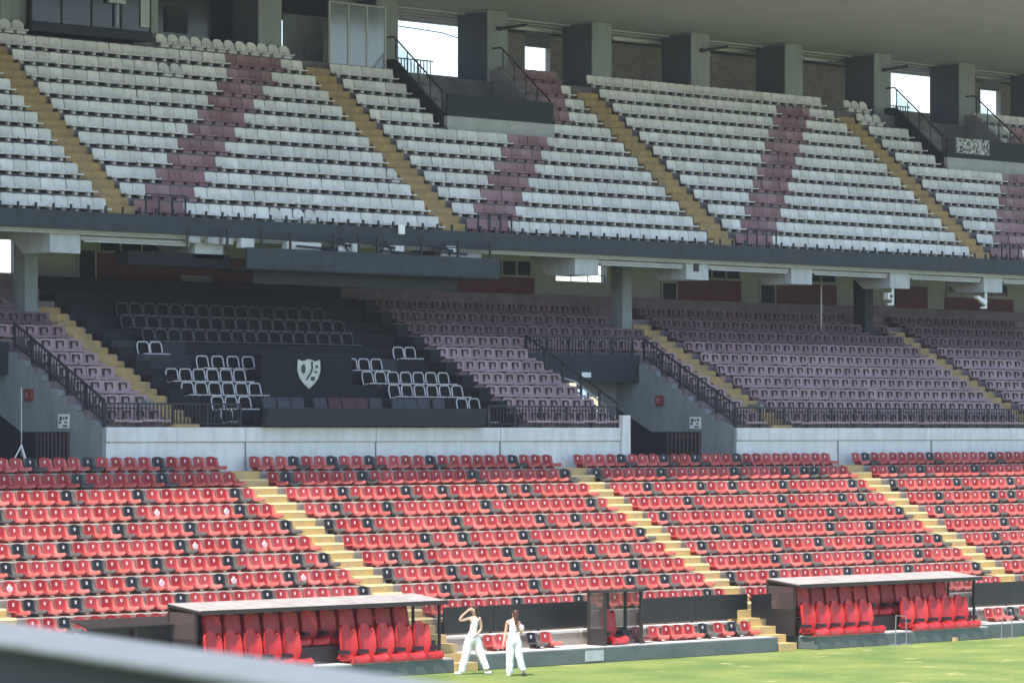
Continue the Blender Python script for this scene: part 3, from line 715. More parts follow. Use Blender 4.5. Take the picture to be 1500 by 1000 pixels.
names = {'red': 'red_stadium_seat', 'redspot': 'red_stadium_seat', 'black': 'black_stadium_seat', 'white': 'white_stadium_seat', 'whiteround': 'white_stadium_seat', 'maroon': 'maroon_stadium_seat', 'mauve': 'mauve_stadium_seat', 'mauve2': 'mauve_stadium_seat', 'mauve3': 'mauve_stadium_seat'}
def hidden(c):
    _, kd, x, y, z, *_ = c; u, v = pix(x, y, z + .25)
    return kd in ('red', 'redspot') and LY(9) - .1 < y < LY(9) + .1
for kinds, lim in ((('red', 'redspot'), 300), (('black',), 300), (('white', 'whiteround'), 300), (('maroon',), 300), (('mauve', 'mauve2', 'mauve3'), 300)):
    cs = sorted([c for k in kinds for c in cands[k]], key=lambda c: (hidden(c), c[0]))
    for n, (_, kd, x, y, z, lab, grp) in enumerate(cs):
        if n < lim:
            o = tag(link(names[kd], SM[kd], None, (x, y, z), random.gauss(0, .022)), lab, 'seat', grp); o.rotation_euler[0] = random.gauss(0, .02)
        else: rest[kd].add(S[kd][0], (x, y, z)); rest_n[kd] += 1
RL = {'red': 'remaining red seats of the lower tier, mostly its upper rows', 'white': 'remaining white seats of the upper tier, mostly the right side and top rows',
      'mauve': 'remaining mauve seats of the middle tier, mostly its shaded back rows', 'black': 'black seats past the frame edges', 'maroon': 'maroon seats past the frame edges',
      'mauve2': 'faded, shade-toned maroon seats in a row along the middle tier', 'mauve3': 'shade-darkened maroon seats filling the shaded back rows of the middle tier',
      'redspot': 'spotted red seats past the frame edges', 'whiteround': 'remaining round topped white seats along the top row'}
for k, mbk in rest.items():
    if rest_n[k]: stuff(mbk.obj({'red': 'red_seat_rows', 'white': 'white_seat_rows', 'mauve': 'mauve_seat_rows', 'mauve2': 'shade_toned_seat_rows', 'mauve3': 'dark_seat_rows', 'black': 'black_seat_rows', 'maroon': 'maroon_seat_rows', 'redspot': 'spotted_seat_rows', 'whiteround': 'round_seat_rows'}[k], S[k][1]), RL[k], 'seats')

# ------------------------------------------------------------------ the dark box in the middle tier
cm = MB(); cush = shell([(-.36, .22), (-.38, .28), (-.2, .26), (-.04, .27), (.0, .32), (.03, .44), (.05, .56)], .36, .02, .05, nu=6, th=.05); cush.box(-.14, .14, -.25, -.05, 0, .25)
cush_me = cush.mesh('padding', M['pad'])
fr = MB(); pth = [(-.205, -.05, .20), (-.215, .01, .40), (-.205, .03, .53), (-.15, .035, .595), (.15, .035, .595), (.205, .03, .53), (.215, .01, .40), (.205, -.05, .20)]
for a, b in zip(pth, pth[1:]): fr.bar(a, b, .018, 6)
fr.bar((-.205, -.05, .21), (-.21, -.36, .25), .02, 6).bar((.205, -.05, .21), (.21, -.36, .25), .02, 6).bar((-.21, -.36, .25), (.21, -.36, .25), .02, 6)
frame_me = fr.mesh('frame', M['tube']); frame_me2 = fr.mesh('frame', M['tube_shade'])
def box_seats(k, lo, hi, side, pitch=.492):
    n = int(round((hi - lo) / pitch)) + 1
    for i in range(n):
        x = lo + (hi - lo) * (i / max(1, n - 1))
        s = thing('framed_box_seat', 'framed black seat, %s from left, %s row up, %s of dark box' % (ORD[i], ORD[k + 1], side), 'seat', (x, MY(k) - .02, MZ(k) - .20), 'framed seats of the dark box')
        link('padding', cush_me, s); link('frame', frame_me if k < 5 else frame_me2, s)  # rear rows get tubes coloured darker to imitate shade
for k, lo, hi, sd_ in ((0, 67.93, 68.93, 'left side'), (1, 67.45, 69.93, 'left side'), (2, 67.48, 69.97, 'left side'), (3, 69.2, 70.92, 'left side'), (4, 67.62, 68.09, 'left side'), (5, 68.4, 76.1, 'middle'), (6, 68.2, 76.4, 'middle'), (7, 68.6, 76.2, 'middle'), 
                       (0, 77.4, 77.91, 'right side'), (1, 75.33, 77.9, 'right side'), (2, 74.93, 78.02, 'right side'), (3, 74.95, 75.95, 'right side'), (4, 77.52, 78.0, 'right side')):
    box_seats(k, lo, hi, sd_)
for x, sd_ in ((67.93, 'left side'), (77.94, 'right side')):
    s = thing('framed_box_seat', 'single framed black seat in the front corner, %s of the dark box' % sd_, 'seat', (x, MY(-1) + .3, MZ(-1) - .16), 'framed seats of the dark box')
    link('padding', cush_me, s); link('frame', frame_me, s)
gs = shell([(-.34, .2), (-.36, .27), (-.2, .25), (-.03, .26), (.0, .32), (.03, .46), (.05, .62)], .47, .01, .03, nu=5, th=.08); gs.box(-.2, .2, -.3, 0, 0, .22)
gsm = gs.mesh('cover', M['greycloth']); gsm2 = gs.mesh('cover', M['maroon_dark'])
for i, x in enumerate((69.48, 70.01, 70.53, 71.4, 71.95, 72.48, 72.98, 73.54, 74.43, 74.92, 75.44, 76.05)):
    dk = i in (4, 5, 6)
    tag(link('padded_seat', gsm2 if dk else gsm, None, (x, 79.05, MZ(-1) + .16)), '%s covered seat behind the dark box parapet, %s from the left' % ('maroon' if dk else 'charcoal', ORD[i]), 'seat', 'covered seats behind the parapet')
struct(MB().box(68.5, 77.0, 78.65, 79.3, 6.0, MZ(-1) + .155).obj('box_floor', M['black_carpet']))
tag(beveled(MB().prism_x([(78.10, 6.27), (78.02, 6.79), (78.20, 6.79), (78.34, 6.27)], 68.5, 77.0).obj('box_parapet', M['slate']), .03), 'slate front parapet of the dark box above the white wall', 'parapet')
cp = thing('emblem_wall', 'dark wall panel carrying the shield emblem in the dark box', 'wall', (70.45, 80.55, 6.9))
MB().box(0, 3.5, 0, .25, 0, 1.42).obj('panel', M['black_carpet'], cp)
for i in range(3): MB().box(.02 + i * 1.165, 1.145 + i * 1.165, -.02, -.001, .03, 1.4).obj('board', M['black_carpet'], cp)
MB().box(-.05, 3.55, -.03, .26, 1.421, 1.45).obj('cap', M['slate'], cp)
em = thing('shield_emblem', 'cream shield emblem with dark sash on the dark box wall', 'emblem', (72.22, 80.52, 7.83))
sh = [(-.43, .36), (-.25, .31), (0, .38), (.25, .31), (.43, .36), (.45, .05), (.36, -.18), (.2, -.34), (0, -.48), (-.2, -.34), (-.36, -.18), (-.45, .05)]
MB().prism_y([(x * .98, z) for x, z in sh], -.05, -.021).obj('shield', M['emblem'], em)
MB().prism_y([(.06, .30), (.14, .31), (.15, .1), (.10, -.02), (-.08, -.24), (-.14, -.22), (.04, .0), (.08, .1)], -.058, -.0505).obj('sash', M['emblem_d'], em)
MB().prism_y([(-.30, .18), (-.2, .24), (-.14, .14), (-.16, -.02), (-.24, -.06), (-.31, .04)], -.058, -.0505).obj('mark', M['emblem_d'], em)
for a, b, c, d in ((.06, .22, -.24, -.13), (.24, .34, .12, .2), (.20, .30, -.02, .04)): MB().box(a, b, -.057, -.0505, c, d).obj('mark', M['emblem_d'], em)
for a, b, k, lab in ((69.9, 76.9, 3.62, 'low dark partition across the box behind the shield emblem wall'), (66.9, 70.2, 3.62, 'low dark partition on the left of the box, under two framed seats'), (66.6, 69.3, 4.62, 'low dark partition at the upper left of the box')):
    zz = MZ(math.floor(k)) + .0
    tag(MB().box(a, b, MY(k) - .3, MY(k) - .18, zz - .35, zz + .42).obj('low_partition', M['slate']), lab, 'partition')
def stepwall(h):
    p = [(78.6, 5.9)]
    for k in range(-1, 9): p += [(max(78.6, MY(k) - .45), MZ(k) + h), (MY(k) + .266, MZ(k) + h)]
    return p + [(MY(8) + .266, MZ(8) - .3), (80.6, 5.9)]
tag(MB().prism_x(stepwall(.34), 78.40, 78.86).obj('box_side_wall', M['black_carpet']), 'dark stepped side wall on the right of the box', 'wall')
tag(MB().prism_x(stepwall(.22), 66.40, 66.95).obj('box_side_wall', M['black_carpet']), 'dark stepped side wall on the left of the box, by the ochre stairs', 'wall')
# hanging camera platform below the fascia
tp = thing('camera_platform', 'dark hanging camera platform under the fascia above the box', 'platform', (69.85, 81.5, 10.7))
MB().box(-2.9, .85, .7, 1.3, .12, .5).obj('rear_board', M['black_carpet'], tp)
MB().bar((-1.3, .04, .98), (.1, .04, .98), .022).obj('guard_rail', M['rail'], tp)
MB().bar((-1.3, .04, 1.2), (-1.3, .04, .45), .025).obj('hanger', M['rail'], tp)
for a_, z_ in ((3.0, .82), (6.3, .80), (8.3, .86)): MB().bar((a_, .2, z_), (a_ + 1.6, .2, z_ - .06), .035).obj('camera_arm', M['rail'], tp)
for a_ in (-.9, -.2, .35): beveled(MB().box(a_, a_ + .4, .4, .6, .78, .98).obj('equipment_case', M['pale_beam'], tp), .02)
for i in range(6): MB().box(.9 + i * 1.7, 2.595 + i * 1.7, 0, .06, .10, .70).obj('front_panel', M['fascia'], tp)
MB().box(.9, 11.1, .061, 1.3, .06, .12).obj('floor', M['slate'], tp); MB().box(1.6, 9.8, .5, .6, -.30, .055).obj('lower_board', M['slate'], tp)
for x in (.2, 1.5, 2.6, 4.3, 5.3, 6.05, 7.85, 9.4, 10.75): MB().box(x - .03, x + .03, .02, .07, .701 if x > .9 else .6, 1.2).obj('hanger', M['rail'], tp)
MB().bar((.1, .04, .98), (11.0, .04, .98), .022).obj('guard_rail', M['rail'], tp)
for a, b, z0, z1 in ((1.0, 1.5, .70, 1.02), (2.75, 4.1, .72, .95), (4.75, 5.2, .72, 1.02), (5.35, 5.6, .72, 1.0), (6.6, 7.0, .72, .98), (7.05, 7.45, .75, 1.0), (9.0, 9.6, .72, 1.05)):
    beveled(MB().box(a, b, .35, .6, z0, z1).obj('equipment_case', M['whitepaint'], tp), .03)
for x in (4.6, 6.4, 8.8):
    MB().bar((x, .3, .75), (x + .25, .3, 1.1), .03).bar((x + .5, .3, .75), (x + .25, .3, 1.1), .03).bar((x - .3, .3, 1.0), (x + .6, .3, .9), .04).obj('camera_tripod', M['rail'], tp)

# ------------------------------------------------------------------ pitch side: platforms, boards, dugouts
def plinth(x0, x1, lab):
    t = thing('front_platform', lab, 'platform', (x0, 68.72, 0))
    beveled(MB().box(0, x1 - x0, 0, 1.9, 0, .40).obj('platform_body', M['plinth'], t), .02)
    MB().box(.03, x1 - x0 - .03, .06, 1.9, .402, .415).obj('platform_top', M['ledge'], t)
    MB().box(0, x1 - x0, 1.25, 1.9, .416, .74).obj('back_step', M['concrete'], t)
    n = int((x1 - x0) / 1.25)
    for i in range(n): beveled(MB().box(i * 1.25 + .04, i * 1.25 + 1.2, 1.22, 1.60, .741, .82).obj('ledge_block', M['ledge'], t), .015)
    return t
pm_ = plinth(67.55, 79.2, 'long grey platform between the dugouts with pale ledge')
MB().box(3.9, 4.6, -.02, -.001, .06, .34).obj('hatch', M['pale_beam'], pm_)
plinth(88.7, 97.5, 'grey platform right of the right dugout'); plinth(50.0, 57.9, 'grey platform left of the left dugout')
def board(x0, x1, lab, z0=.86, z1=1.55):
    t = thing('perimeter_board', lab, 'board', (x0, 70.28, 0)); n = max(1, round((x1 - x0) / 1.8)); st = (x1 - x0) / n
    for i in range(n): beveled(MB().box(i * st + .004, (i + 1) * st - .004, 0, .09, z0, z1).obj('board_panel', M['led'], t), .01)
    for i in range(n + 1): MB().box(i * st - .03, i * st + .03, .1, .16, .742, z0 + .3).obj('bracket', M['frame_dark'], t)
    return t
board(67.8, 73.2, 'black perimeter board behind the two walking people')
board(75.3, 79.7, 'black perimeter board between the glass booth and the right dugout')
board(90.0, 97.0, 'black perimeter board right of the right dugout')
bx = thing('covered_board', 'black board with sloping grey cover left of the left dugout', 'board', (55.75, 69.6, 0))
MB().box(.15, 3.0, .5, .6, .45, 1.45).obj('board_panel', M['led'], bx); MB().prism_x([(.35, 1.44), (1.0, 1.60), (1.0, 1.64), (.35, 1.48)], 0, 3.0).obj('cover', M['frame_dark'], bx)
for x in (.05, 1.5, 2.95): MB().box(x - .03, x + .03, .38, .43, .42, 1.44).obj('post', M['frame_dark'], bx)
tag(MB().prism_x([(0, .86), (0, 1.58), (.75, 1.52), (.75, .86)], -.03, 0).obj('side_screen', M['led'], None, (79.78, 69.45, 0)), 'dark side screen standing at the right end of the central board', 'screen')
# low seats on the platforms
bi = 0
for x, kd, yy in [(68.85,'red',0),(69.3,'red',0),(70.45,'black',0),(70.98,'red',0),(74.5,'red',0),(75.17,'red',0),(75.71,'red',0),(76.17,'red',0),(76.6,'red',0),(77.2,'black',0),(77.83,'red',0),(78.4,'black',0),(78.95,'red',0)]:
    tag(link(names[kd], SM[kd], None, (x, 69.72, .416)), '%s low seat on the platform between the dugouts, %s from the left' % (kd, ORD[bi]), 'seat', 'low seats on the platform between the dugouts'); bi += 1
for i, (x, kd) in enumerate(((90.0, 'red'), (90.5, 'red'), (91.1, 'black'), (91.7, 'red'))):
    tag(link(names[kd], SM[kd], None, (x, 69.72, .416)), '%s low seat on the platform right of the right dugout, %s from its left' % (kd, ORD[i]), 'seat', 'low seats right of the right dugout')

# dugout chairs
ch_b = shell([(-.02, .14), (.0, .34), (.04, .60), (.075, .80), (.09, .90), (.10, .99)], .52, .12, .17, nu=11, th=.10, taper=.26)
back_me = ch_b.mesh('backrest', M['chair_red'])
pad_me = shell([(-.50, .04), (-.52, .16), (-.44, .20), (-.2, .165), (.0, .18)], .54, .05, .03, nu=7, th=.1).mesh('seat_cushion', M['chair_red'])
arm_me = MB().box(-.05, .05, -.36, -.02, .27, .37).mesh('armrest', M['chair_dark'])
def chair(x, y, z, lab, grp):
    s = thing('dugout_chair', lab, 'chair', (x, y, z), grp)
    link('backrest', back_me, s); link('seat_cushion', pad_me, s)
    link('armrest', arm_me, s, (-.29, 0, 0)); link('armrest', arm_me, s, (.29, 0, 0))
    return s
def dugout(x0, wd, side):
    d = thing('dugout', '%s team dugout with flat pale roof, clear side screen and red chairs' % side, 'dugout', (x0, 68.55, 0))
    beveled(MB().box(.25, wd, 0, 1.75, 0, .34).obj('plinth', M['plinth'], d), .02)
    MB().box(.27, wd - .02, .05, .66, .341, .37).obj('floor', M['ledge'], d)
    MB().box(.27, wd - .02, .661, 1.75, .341, .80).obj('rear_step', M['frame_dark'], d)
    # roof: sheets side by side, rising a little to the back
    n = 8; st = (wd + .15) / n
    for i in range(n):
        MB().prism_x([(.42, 1.80), (1.66, 1.945), (1.66, 1.965), (.42, 1.82)], i * st + .012, (i + 1) * st - .012).obj('roof_sheet', M['roof_top'], d)
    MB().box(0, wd + .15, .37, .418, 1.72, 1.825).obj('front_beam', M['frame_dark'], d); MB().prism_x([(.42, 1.74), (1.66, 1.885), (1.66, 1.943), (.42, 1.798)], -.02, .04).obj('side_beam', M['frame_dark'], d)
    MB().prism_x([(.42, 1.74), (1.66, 1.885), (1.66, 1.943), (.42, 1.798)], wd + .1, wd + .17).obj('side_beam', M['frame_dark'], d)
    for x in (.02, wd * .5, wd + .10):
        MB().box(x - .03, x + .03, 1.60, 1.66, .35, 1.9).obj('rear_post', M['frame_dark'], d)
    for x in (.03, wd + .1): MB().box(x - .03, x + .03, .62, .68, .35, 1.77).obj('front_post', M['frame_dark'], d)
    MB().box(.0, .03, .681, 1.60, 1.12, 1.76).obj('side_screen', M['poly'], d); MB().box(.0, .04, .681, 1.60, .35, 1.119).obj('side_panel', M['frame_dark'], d)
    MB().box(wd + .09, wd + .12, .681, 1.60, .9, 1.80).obj('side_screen', M['glass_clear'], d)
    MB().box(.05, wd - .6, 1.62, 1.65, .82, 1.90).obj('back_screen', M['frame_dark'], d)
    MB().box(wd - .59, wd + .06, 1.62, 1.65, .82, 1.90).obj('back_screen', M['glass_clear'], d)
    k = 0
    for i in range(12):
        if i in (5, 6): continue
        x = x0 + .40 + .63 * i; k += 1
        chair(x, 69.02, .335, 'red chair in the front row of the %s dugout, %s from the left' % (side, ORD[k - 1]), 'front row chairs of the dugouts')
    for i in range(11):
        chair(x0 + 1.0 + .628 * i, 69.78, .79, 'red chair in the back row of the %s dugout, %s from the left' % (side, ORD[i]), 'back row chairs of the dugouts')
dugout(58.42, 8.05, 'left')
dugout(80.42, 8.1, 'right')
gbx = thing('single_seat_booth', 'small clear booth with dark frame standing between the perimeter boards', 'booth', (72.55, 69.05, .41))
MB().box(-.06, 1.50, -.10, .66, 1.42, 1.47).obj('roof', M['frame_dark'], gbx)
for x in (.0, .72, 1.42): MB().box(x - .04, x + .04, .56, .62, 0, 1.419).obj('rear_post', M['frame_dark'], gbx)
for x in (.0, 1.42): MB().box(x - .045, x + .045, -.03, .03, 0, 1.419).obj('front_post', M['frame_dark'], gbx)
MB().box(-.012, .012, .031, .559, .45, 1.419).obj('side_screen', M['booth_screen'], gbx); MB().box(-.015, .015, .031, .559, 0, .449).obj('side_panel', M['frame_dark'], gbx)
MB().box(1.408, 1.432, .031, .559, .1, 1.419).obj('side_screen', M['booth_screen'], gbx); MB().box(.041, 1.379, .58, .60, .45, 1.40).obj('back_screen', M['booth_screen'], gbx)
MB().box(.041, 1.379, .575, .605, 0, .449).obj('back_panel', M['frame_dark'], gbx)
chair(73.12, 69.50, .41, 'single red chair inside the small clear booth', 'booth chair')
# light metal stands on the touchline
def stand(x, y, lab):
    t = thing('metal_stand', lab, 'stand', (x, y, 0))
    MB().bar((0, 0, 0), (.05, 0, .86), .016).obj('leg', M['rail_grey'], t); MB().bar((.52, 0, 0), (.5, 0, .80), .016).obj('leg', M['rail_grey'], t)
    MB().bar((.05, 0, .85), (.5, 0, .80), .014).obj('cross_bar', M['rail_grey'], t)
    for xx in (0, .52): MB().box(xx - .14, xx + .14, -.12, .12, 0, .02).obj('foot', M['rail_grey'], t)
stand(84.0, 68.45, 'thin metal stand in front of the right dugout'); stand(88.9, 68.4, 'thin metal stand at the right end of the right dugout')
tag(MB().box(86.6, 86.72, 68.3, 68.42, 0, .12).obj('touchline_marker', M['yellow']), 'small yellow marker on the grass in front of the right dugout', 'marker')
# tripod standing behind the top row at the left
tr = thing('tripod_stand', 'white tripod with tall pole at the left edge behind the top red row', 'tripod', (60.55, 78.75, 5.02))
MB().bar((0, 0, .45), (0, 0, 2.25), .016, 8).obj('pole', M['pale_beam'], tr)
for k in range(3):
    a = R(40 + 120 * k); MB().bar((0, 0, .75), (.42 * math.cos(a), .3 * math.sin(a), 0), .018).obj('leg', M['whitepaint'], tr)
# handrail close to the camera
d = Vector((-.449, .893)); fw = Vector((.70711, .70711)); rt = Vector((.70711, -.70711))
def cp_(xc, fwd): v = rt * xc + fw * fwd; return Vector((v.x, v.y, 0))
dirw = (rt * -.449 + fw * .893); dirw = Vector((dirw.x, dirw.y, 0)); nrm = Vector((0, 0, 1)).cross(dirw)   # nrm points to the left of the rail
p0 = cp_(-750 / 5500 * 2.0, 2.0)
if nrm.dot(cp_(1, 0)) > 0: nrm = -nrm       # towards image left
hr = thing('near_handrail', 'blurred grey handrail in the near foreground at the lower left', 'handrail', (p0.x, p0.y, CAM_H - .110))
def slab(a0, a1, n0, n1, z0, z1):
    m = MB(); pts = [(dirw * a + nrm * n_) for a, n_ in ((a0, n0), (a1, n0), (a1, n1), (a0, n1))]
    i = 0; m.v += [(p.x, p.y, z0) for p in pts] + [(p.x, p.y, z1) for p in pts]
    for q in ((3,2,1,0),(4,5,6,7),(0,1,5,4),(1,2,6,5),(2,3,7,6),(3,0,4,7)): m.f.append(q); m.m.append(0); m.sm.append(False)
    return m
beveled(slab(-1.5, 2.2, -.06, 0, -.006, 0).obj('rail_cap', M['parapet'], hr), .002)
slab(-1.5, 2.2, -.055, -.012, -1.1, -.0065).obj('rail_panel', M['parapet_d'], hr)

# ------------------------------------------------------------------ people
def skin(name, verts, edges, radii, m, parent, sub=2, root=0):
    me = bpy.data.meshes.new(name); me.from_pydata(verts, edges, []); o = link(name, me, parent)
    md = o.modifiers.new('skin', 'SKIN'); md.use_smooth_shade = True
    for i, r in enumerate(radii):
        sv = me.skin_vertices[0].data[i]; sv.radius = r if isinstance(r, tuple) else (r, r); sv.use_root = (i == root)
    s = o.modifiers.new('sub', 'SUBSURF'); s.levels = sub; s.render_levels = sub
    me.materials.append(m)
    if name in ('trousers', 'top'):
        tx = bpy.data.textures.new('cloth folds', 'CLOUDS'); tx.noise_scale = .09
        dm = o.modifiers.new('folds', 'DISPLACE'); dm.texture = tx; dm.strength = .035; dm.mid_level = .5; dm.texture_coords = 'LOCAL'
    return o
def chain(v, e, r, start, pts):
    prev = start
    for p, rad in pts:
        v.append(p); r.append(rad); e.append((prev, len(v) - 1)); prev = len(v) - 1
    return prev
def hand(v, e, r, wrist, d, side):
    d = Vector(d).normalized(); s = Vector(side).normalized(); w_ = Vector(v[wrist])
    palm = w_ + d * .06; v.append(tuple(palm)); r.append((.026, .018)); e.append((wrist, len(v) - 1)); pi = len(v) - 1
    for i, ln in enumerate((.060, .072, .068, .052)):
        b = palm + s * (-.027 + .018 * i) + d * .02; chain(v, e, r, pi, [(tuple(b + d * .01), .009), (tuple(b + d * ln * .6), .008), (tuple(b + d * ln + Vector((0, .012, -.004))), .007)])
    chain(v, e, r, wrist, [(tuple(w_ + d * .03 - s * .03), .010), (tuple(w_ + d * .06 - s * .05), .008)])
def face(parent, c, yaw, hair_m, long_):
    c = Vector(c); rot = Matrix.Rotation(yaw, 4, 'Z')
    def at(x, y, z): return c + (rot @ Vector((x, y, z)))
    # face looks along local -Y before yaw
    eye = MB()
    for s in (-1, 1): p = at(s * .032, -.088, .005); eye.bar(tuple(p), tuple(p + rot @ Vector((0, -.008, 0))), .010, 8)
    eye.obj('eyes', M['hair'], parent); 
    mo = at(0, -.088, -.062); MB().box(mo.x - .022, mo.x + .022, mo.y - .006, mo.y + .006, mo.z - .005, mo.z + .005).obj('mouth', M['firebox'], parent)
    hv, he, hrr = [tuple(at(0, .015, .06))], [], [(.098, .098)]
    chain(hv, he, hrr, 0, [(tuple(at(0, .05, .03)), (.095, .09)), (tuple(at(0, .075, -.05)), .075)] + ([(tuple(at(.01, .10, -.15)), .05), (tuple(at(.02, .11, -.28)), .035)] if long_ else [(tuple(at(0, .09, -.10)), .05)]))
    skin('hair', hv, he, hrr, hair_m, parent)

# person 1: walking, one arm raised to shade the eyes (local x = picture right, y = away from the camera)
def person1():
    t = thing('person', 'person in cream top and wide white trousers, arm raised to shade the eyes', 'person', (66.35, 67.75, 0), rz=R(-45))
    v = [(0.0, 0, .99)]; r = [(.135, .10)]; e = []
    ch = chain(v, e, r, 0, [((.01, 0, 1.12), (.115, .085)), ((.045, 0, 1.27), (.135, .095)), ((.06, 0, 1.40), (.13, .085))])
    nk = chain(v, e, r, ch, [((.05, -.01, 1.48), .05), ((.03, -.02, 1.545), .052)])
    chain(v, e, r, nk, [((.02, -.03, 1.60), (.085, .09)), ((.022, -.02, 1.67), (.085, .09))])
    # raised arm (picture left)
    w1 = chain(v, e, r, ch, [((-.07, -.03, 1.42), .055), ((-.26, -.08, 1.37), .042), ((-.34, -.10, 1.37), .040), ((-.25, -.12, 1.50), .034), ((-.13, -.13, 1.60), .025)])
    hand(v, e, r, w1, (.75, .05, .5), (.3, -.2, -.6))
    # other arm bent, hand on the hip
    w2 = chain(v, e, r, ch, [((.17, .0, 1.40), .055), ((.21, .02, 1.22), .042), ((.20, .03, 1.12), .040), ((.14, -.05, 1.05), .032), ((.09, -.11, 1.00), .025)])
    hand(v, e, r, w2, (-.6, -.2, -.5), (0, .5, -.5))
    # legs mid stride
    for pts in ([((-.09, -.04, .90), .10), ((-.17, -.05, .52), .07), ((-.21, -.05, .47), .065), ((-.28, -.04, .12), .042), ((-.30, -.04, .06), .042), ((-.38, -.08, .03), .030)],
                [((.08, .05, .90), .10), ((.18, .06, .53), .07), ((.21, .06, .48), .065), ((.34, .06, .16), .042), ((.36, .06, .11), .040), ((.40, .03, .04), .028)]):
        chain(v, e, r, 0, pts)
    skin('body', v, e, r, M['skin'], t)
    v = [(-.0, 0, 1.01)]; r = [(.15, .118)]; e = []
    chain(v, e, r, 0, [((.005, 0, 1.07), (.138, .112)), ((.01, 0, 1.12), (.130, .106))])
    chain(v, e, r, 0, [((-.09, -.04, .86), .135), ((-.17, -.05, .50), .115), ((-.24, -.05, .25), .105), ((-.28, -.05, .09), .10), ((-.29, -.05, .04), .098)])
    chain(v, e, r, 0, [((.09, .05, .86), .135), ((.19, .06, .52), .118), ((.27, .06, .32), .105), ((.335, .06, .16), .10), ((.35, .06, .11), .097)])
    skin('trousers', v, e, r, M['cloth_white'], t)
    v = [(.0, 0, .95)]; r = [(.158, .128)]; e = []
    chain(v, e, r, 0, [((.012, 0, 1.12), (.130, .100)), ((.045, 0, 1.27), (.150, .110)), ((.058, 0, 1.39), (.150, .105)), ((.058, 0, 1.43), (.10, .08))])
    skin('top', v, e, r, M['cloth_cream'], t)
    face(t, (.02, -.025, 1.635), R(-80), M['hair'], True)
    for x, y, z in ((-.36, -.07, .0), (.40, .05, .01)): beveled(MB().box(x - .11, x + .08, y - .045, y + .045, z, z + .07).obj('shoe', M['shoe_w'], t), .025)
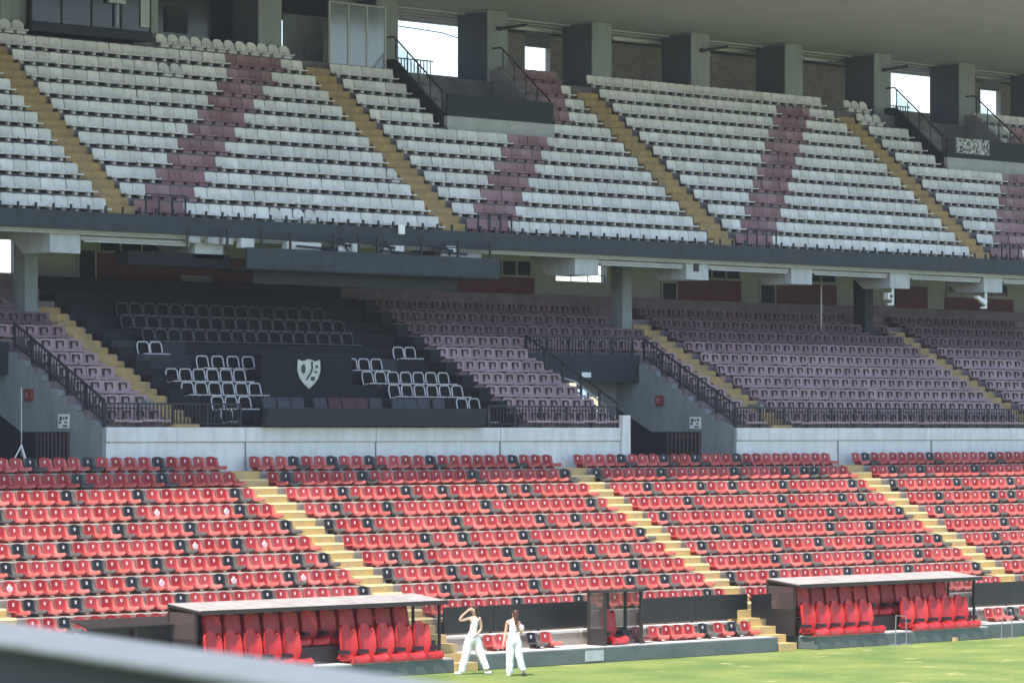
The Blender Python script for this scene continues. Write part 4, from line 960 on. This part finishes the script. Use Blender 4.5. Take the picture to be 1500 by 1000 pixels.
def person2():
    t = thing('person', 'person in white sleeveless top and white trousers carrying a pale pink bag', 'person', (66.63, 66.57, 0), rz=R(-45))
    v = [(0.0, 0, .96)]; r = [(.13, .10)]; e = []
    ch = chain(v, e, r, 0, [((-.01, 0, 1.09), (.11, .085)), ((-.02, 0, 1.23), (.13, .095)), ((-.01, 0, 1.34), (.13, .085))])
    nk = chain(v, e, r, ch, [((.01, .0, 1.43), .05), ((.025, -.0, 1.48), .05)])
    chain(v, e, r, nk, [((.035, -.01, 1.53), (.085, .09)), ((.035, .0, 1.60), (.085, .09))])
    w1 = chain(v, e, r, ch, [((-.16, .0, 1.35), .052), ((-.20, .02, 1.10), .042), ((-.21, .01, 1.05), .040), ((-.25, -.05, .86), .032), ((-.255, -.06, .81), .025)])
    hand(v, e, r, w1, (-.1, -.1, -1), (.3, .9, 0))
    w2 = chain(v, e, r, ch, [((.13, .0, 1.34), .052), ((.18, -.02, 1.12), .042), ((.185, -.04, 1.06), .040), ((.19, -.18, 1.12), .032), ((.17, -.22, 1.15), .025)])
    hand(v, e, r, w2, (-.3, -.6, .5), (.7, -.2, .1))
    for pts in ([((-.08, -.02, .88), .10), ((-.09, -.03, .50), .07), ((-.095, -.03, .45), .065), ((-.11, -.0, .10), .042), ((-.11, 0, .06), .042), ((-.15, -.07, .03), .03)],
                [((.09, .03, .88), .10), ((.13, .02, .50), .07), ((.14, .02, .45), .065), ((.24, .08, .15), .042), ((.26, .09, .10), .04), ((.24, .02, .035), .03)]):
        chain(v, e, r, 0, pts)
    skin('body', v, e, r, M['skin'], t)
    v = [(.0, 0, .98)]; r = [(.146, .118)]; e = []
    chain(v, e, r, 0, [((0, 0, 1.04), (.136, .112)), ((-.005, 0, 1.09), (.128, .104))])
    chain(v, e, r, 0, [((-.08, -.02, .84), .125), ((-.095, -.03, .48), .105), ((-.105, -.01, .12), .10), ((-.106, -.01, .05), .10)])
    chain(v, e, r, 0, [((.09, .03, .84), .125), ((.14, .02, .48), .105), ((.22, .07, .17), .097), ((.235, .075, .10), .096)])
    skin('trousers', v, e, r, M['cloth_white'], t)
    v = [(.0, 0, .90)]; r = [(.158, .132)]; e = []
    chain(v, e, r, 0, [((-.01, 0, 1.08), (.128, .100)), ((-.02, 0, 1.23), (.148, .112)), ((-.012, 0, 1.34), (.150, .105)), ((-.01, 0, 1.38), (.10, .08))])
    skin('top', v, e, r, M['cloth_white'], t)
    face(t, (.035, -.005, 1.565), R(200), M['hair2'], True)
    for x, y, z, mm in ((-.13, -.05, .0, 'shoe_w'), (.25, .04, .0, 'shoe')): beveled(MB().box(x - .05, x + .05, y - .13, y + .08, z, z + .08).obj('shoe', M[mm], t), .025)
    b = tag(MB().obj('shoulder_bag', M['bag']), 'pale pink bag held against the chest of the right person', 'bag')
    bpy.data.objects.remove(b)
    v = [(0, 0, 0)]; r = [(.09, .07)]; e = []
    chain(v, e, r, 0, [((.01, 0, .10), (.115, .08)), ((.01, 0, .21), (.08, .06))])
    o = skin('carried_bag', v, e, r, M['bag'], None); tag(o, 'pale pink bag held at the chest by the person on the right', 'bag')
    p = Matrix.Rotation(R(-45), 4, 'Z') @ Vector((.19, -.20, 0)); o.location = (66.63 + p.x, 66.57 + p.y, 1.10); o.rotation_euler = (0, 0, R(-45))
person1(); person2()

# ------------------------------------------------------------------ thin volume added to lift shadows, standing in for lens glare
hz = MB().box(-60, 180, -30, 128, -1.2, 24.5).obj('haze', bpy.data.materials.new('added glare haze'))
hm = hz.data.materials[0]; hm.use_nodes = True; hn = hm.node_tree.nodes; hn.remove(hn['Principled BSDF'])
pv = hn.new('ShaderNodeVolumePrincipled'); pv.inputs['Color'].default_value = (.90, .93, .97, 1); pv.inputs['Density'].default_value = .0002
hm.node_tree.links.new(pv.outputs[0], hn['Material Output'].inputs['Volume'])
stuff(hz, 'added thin haze volume lifting the shadows over pitch and stand', 'haze')
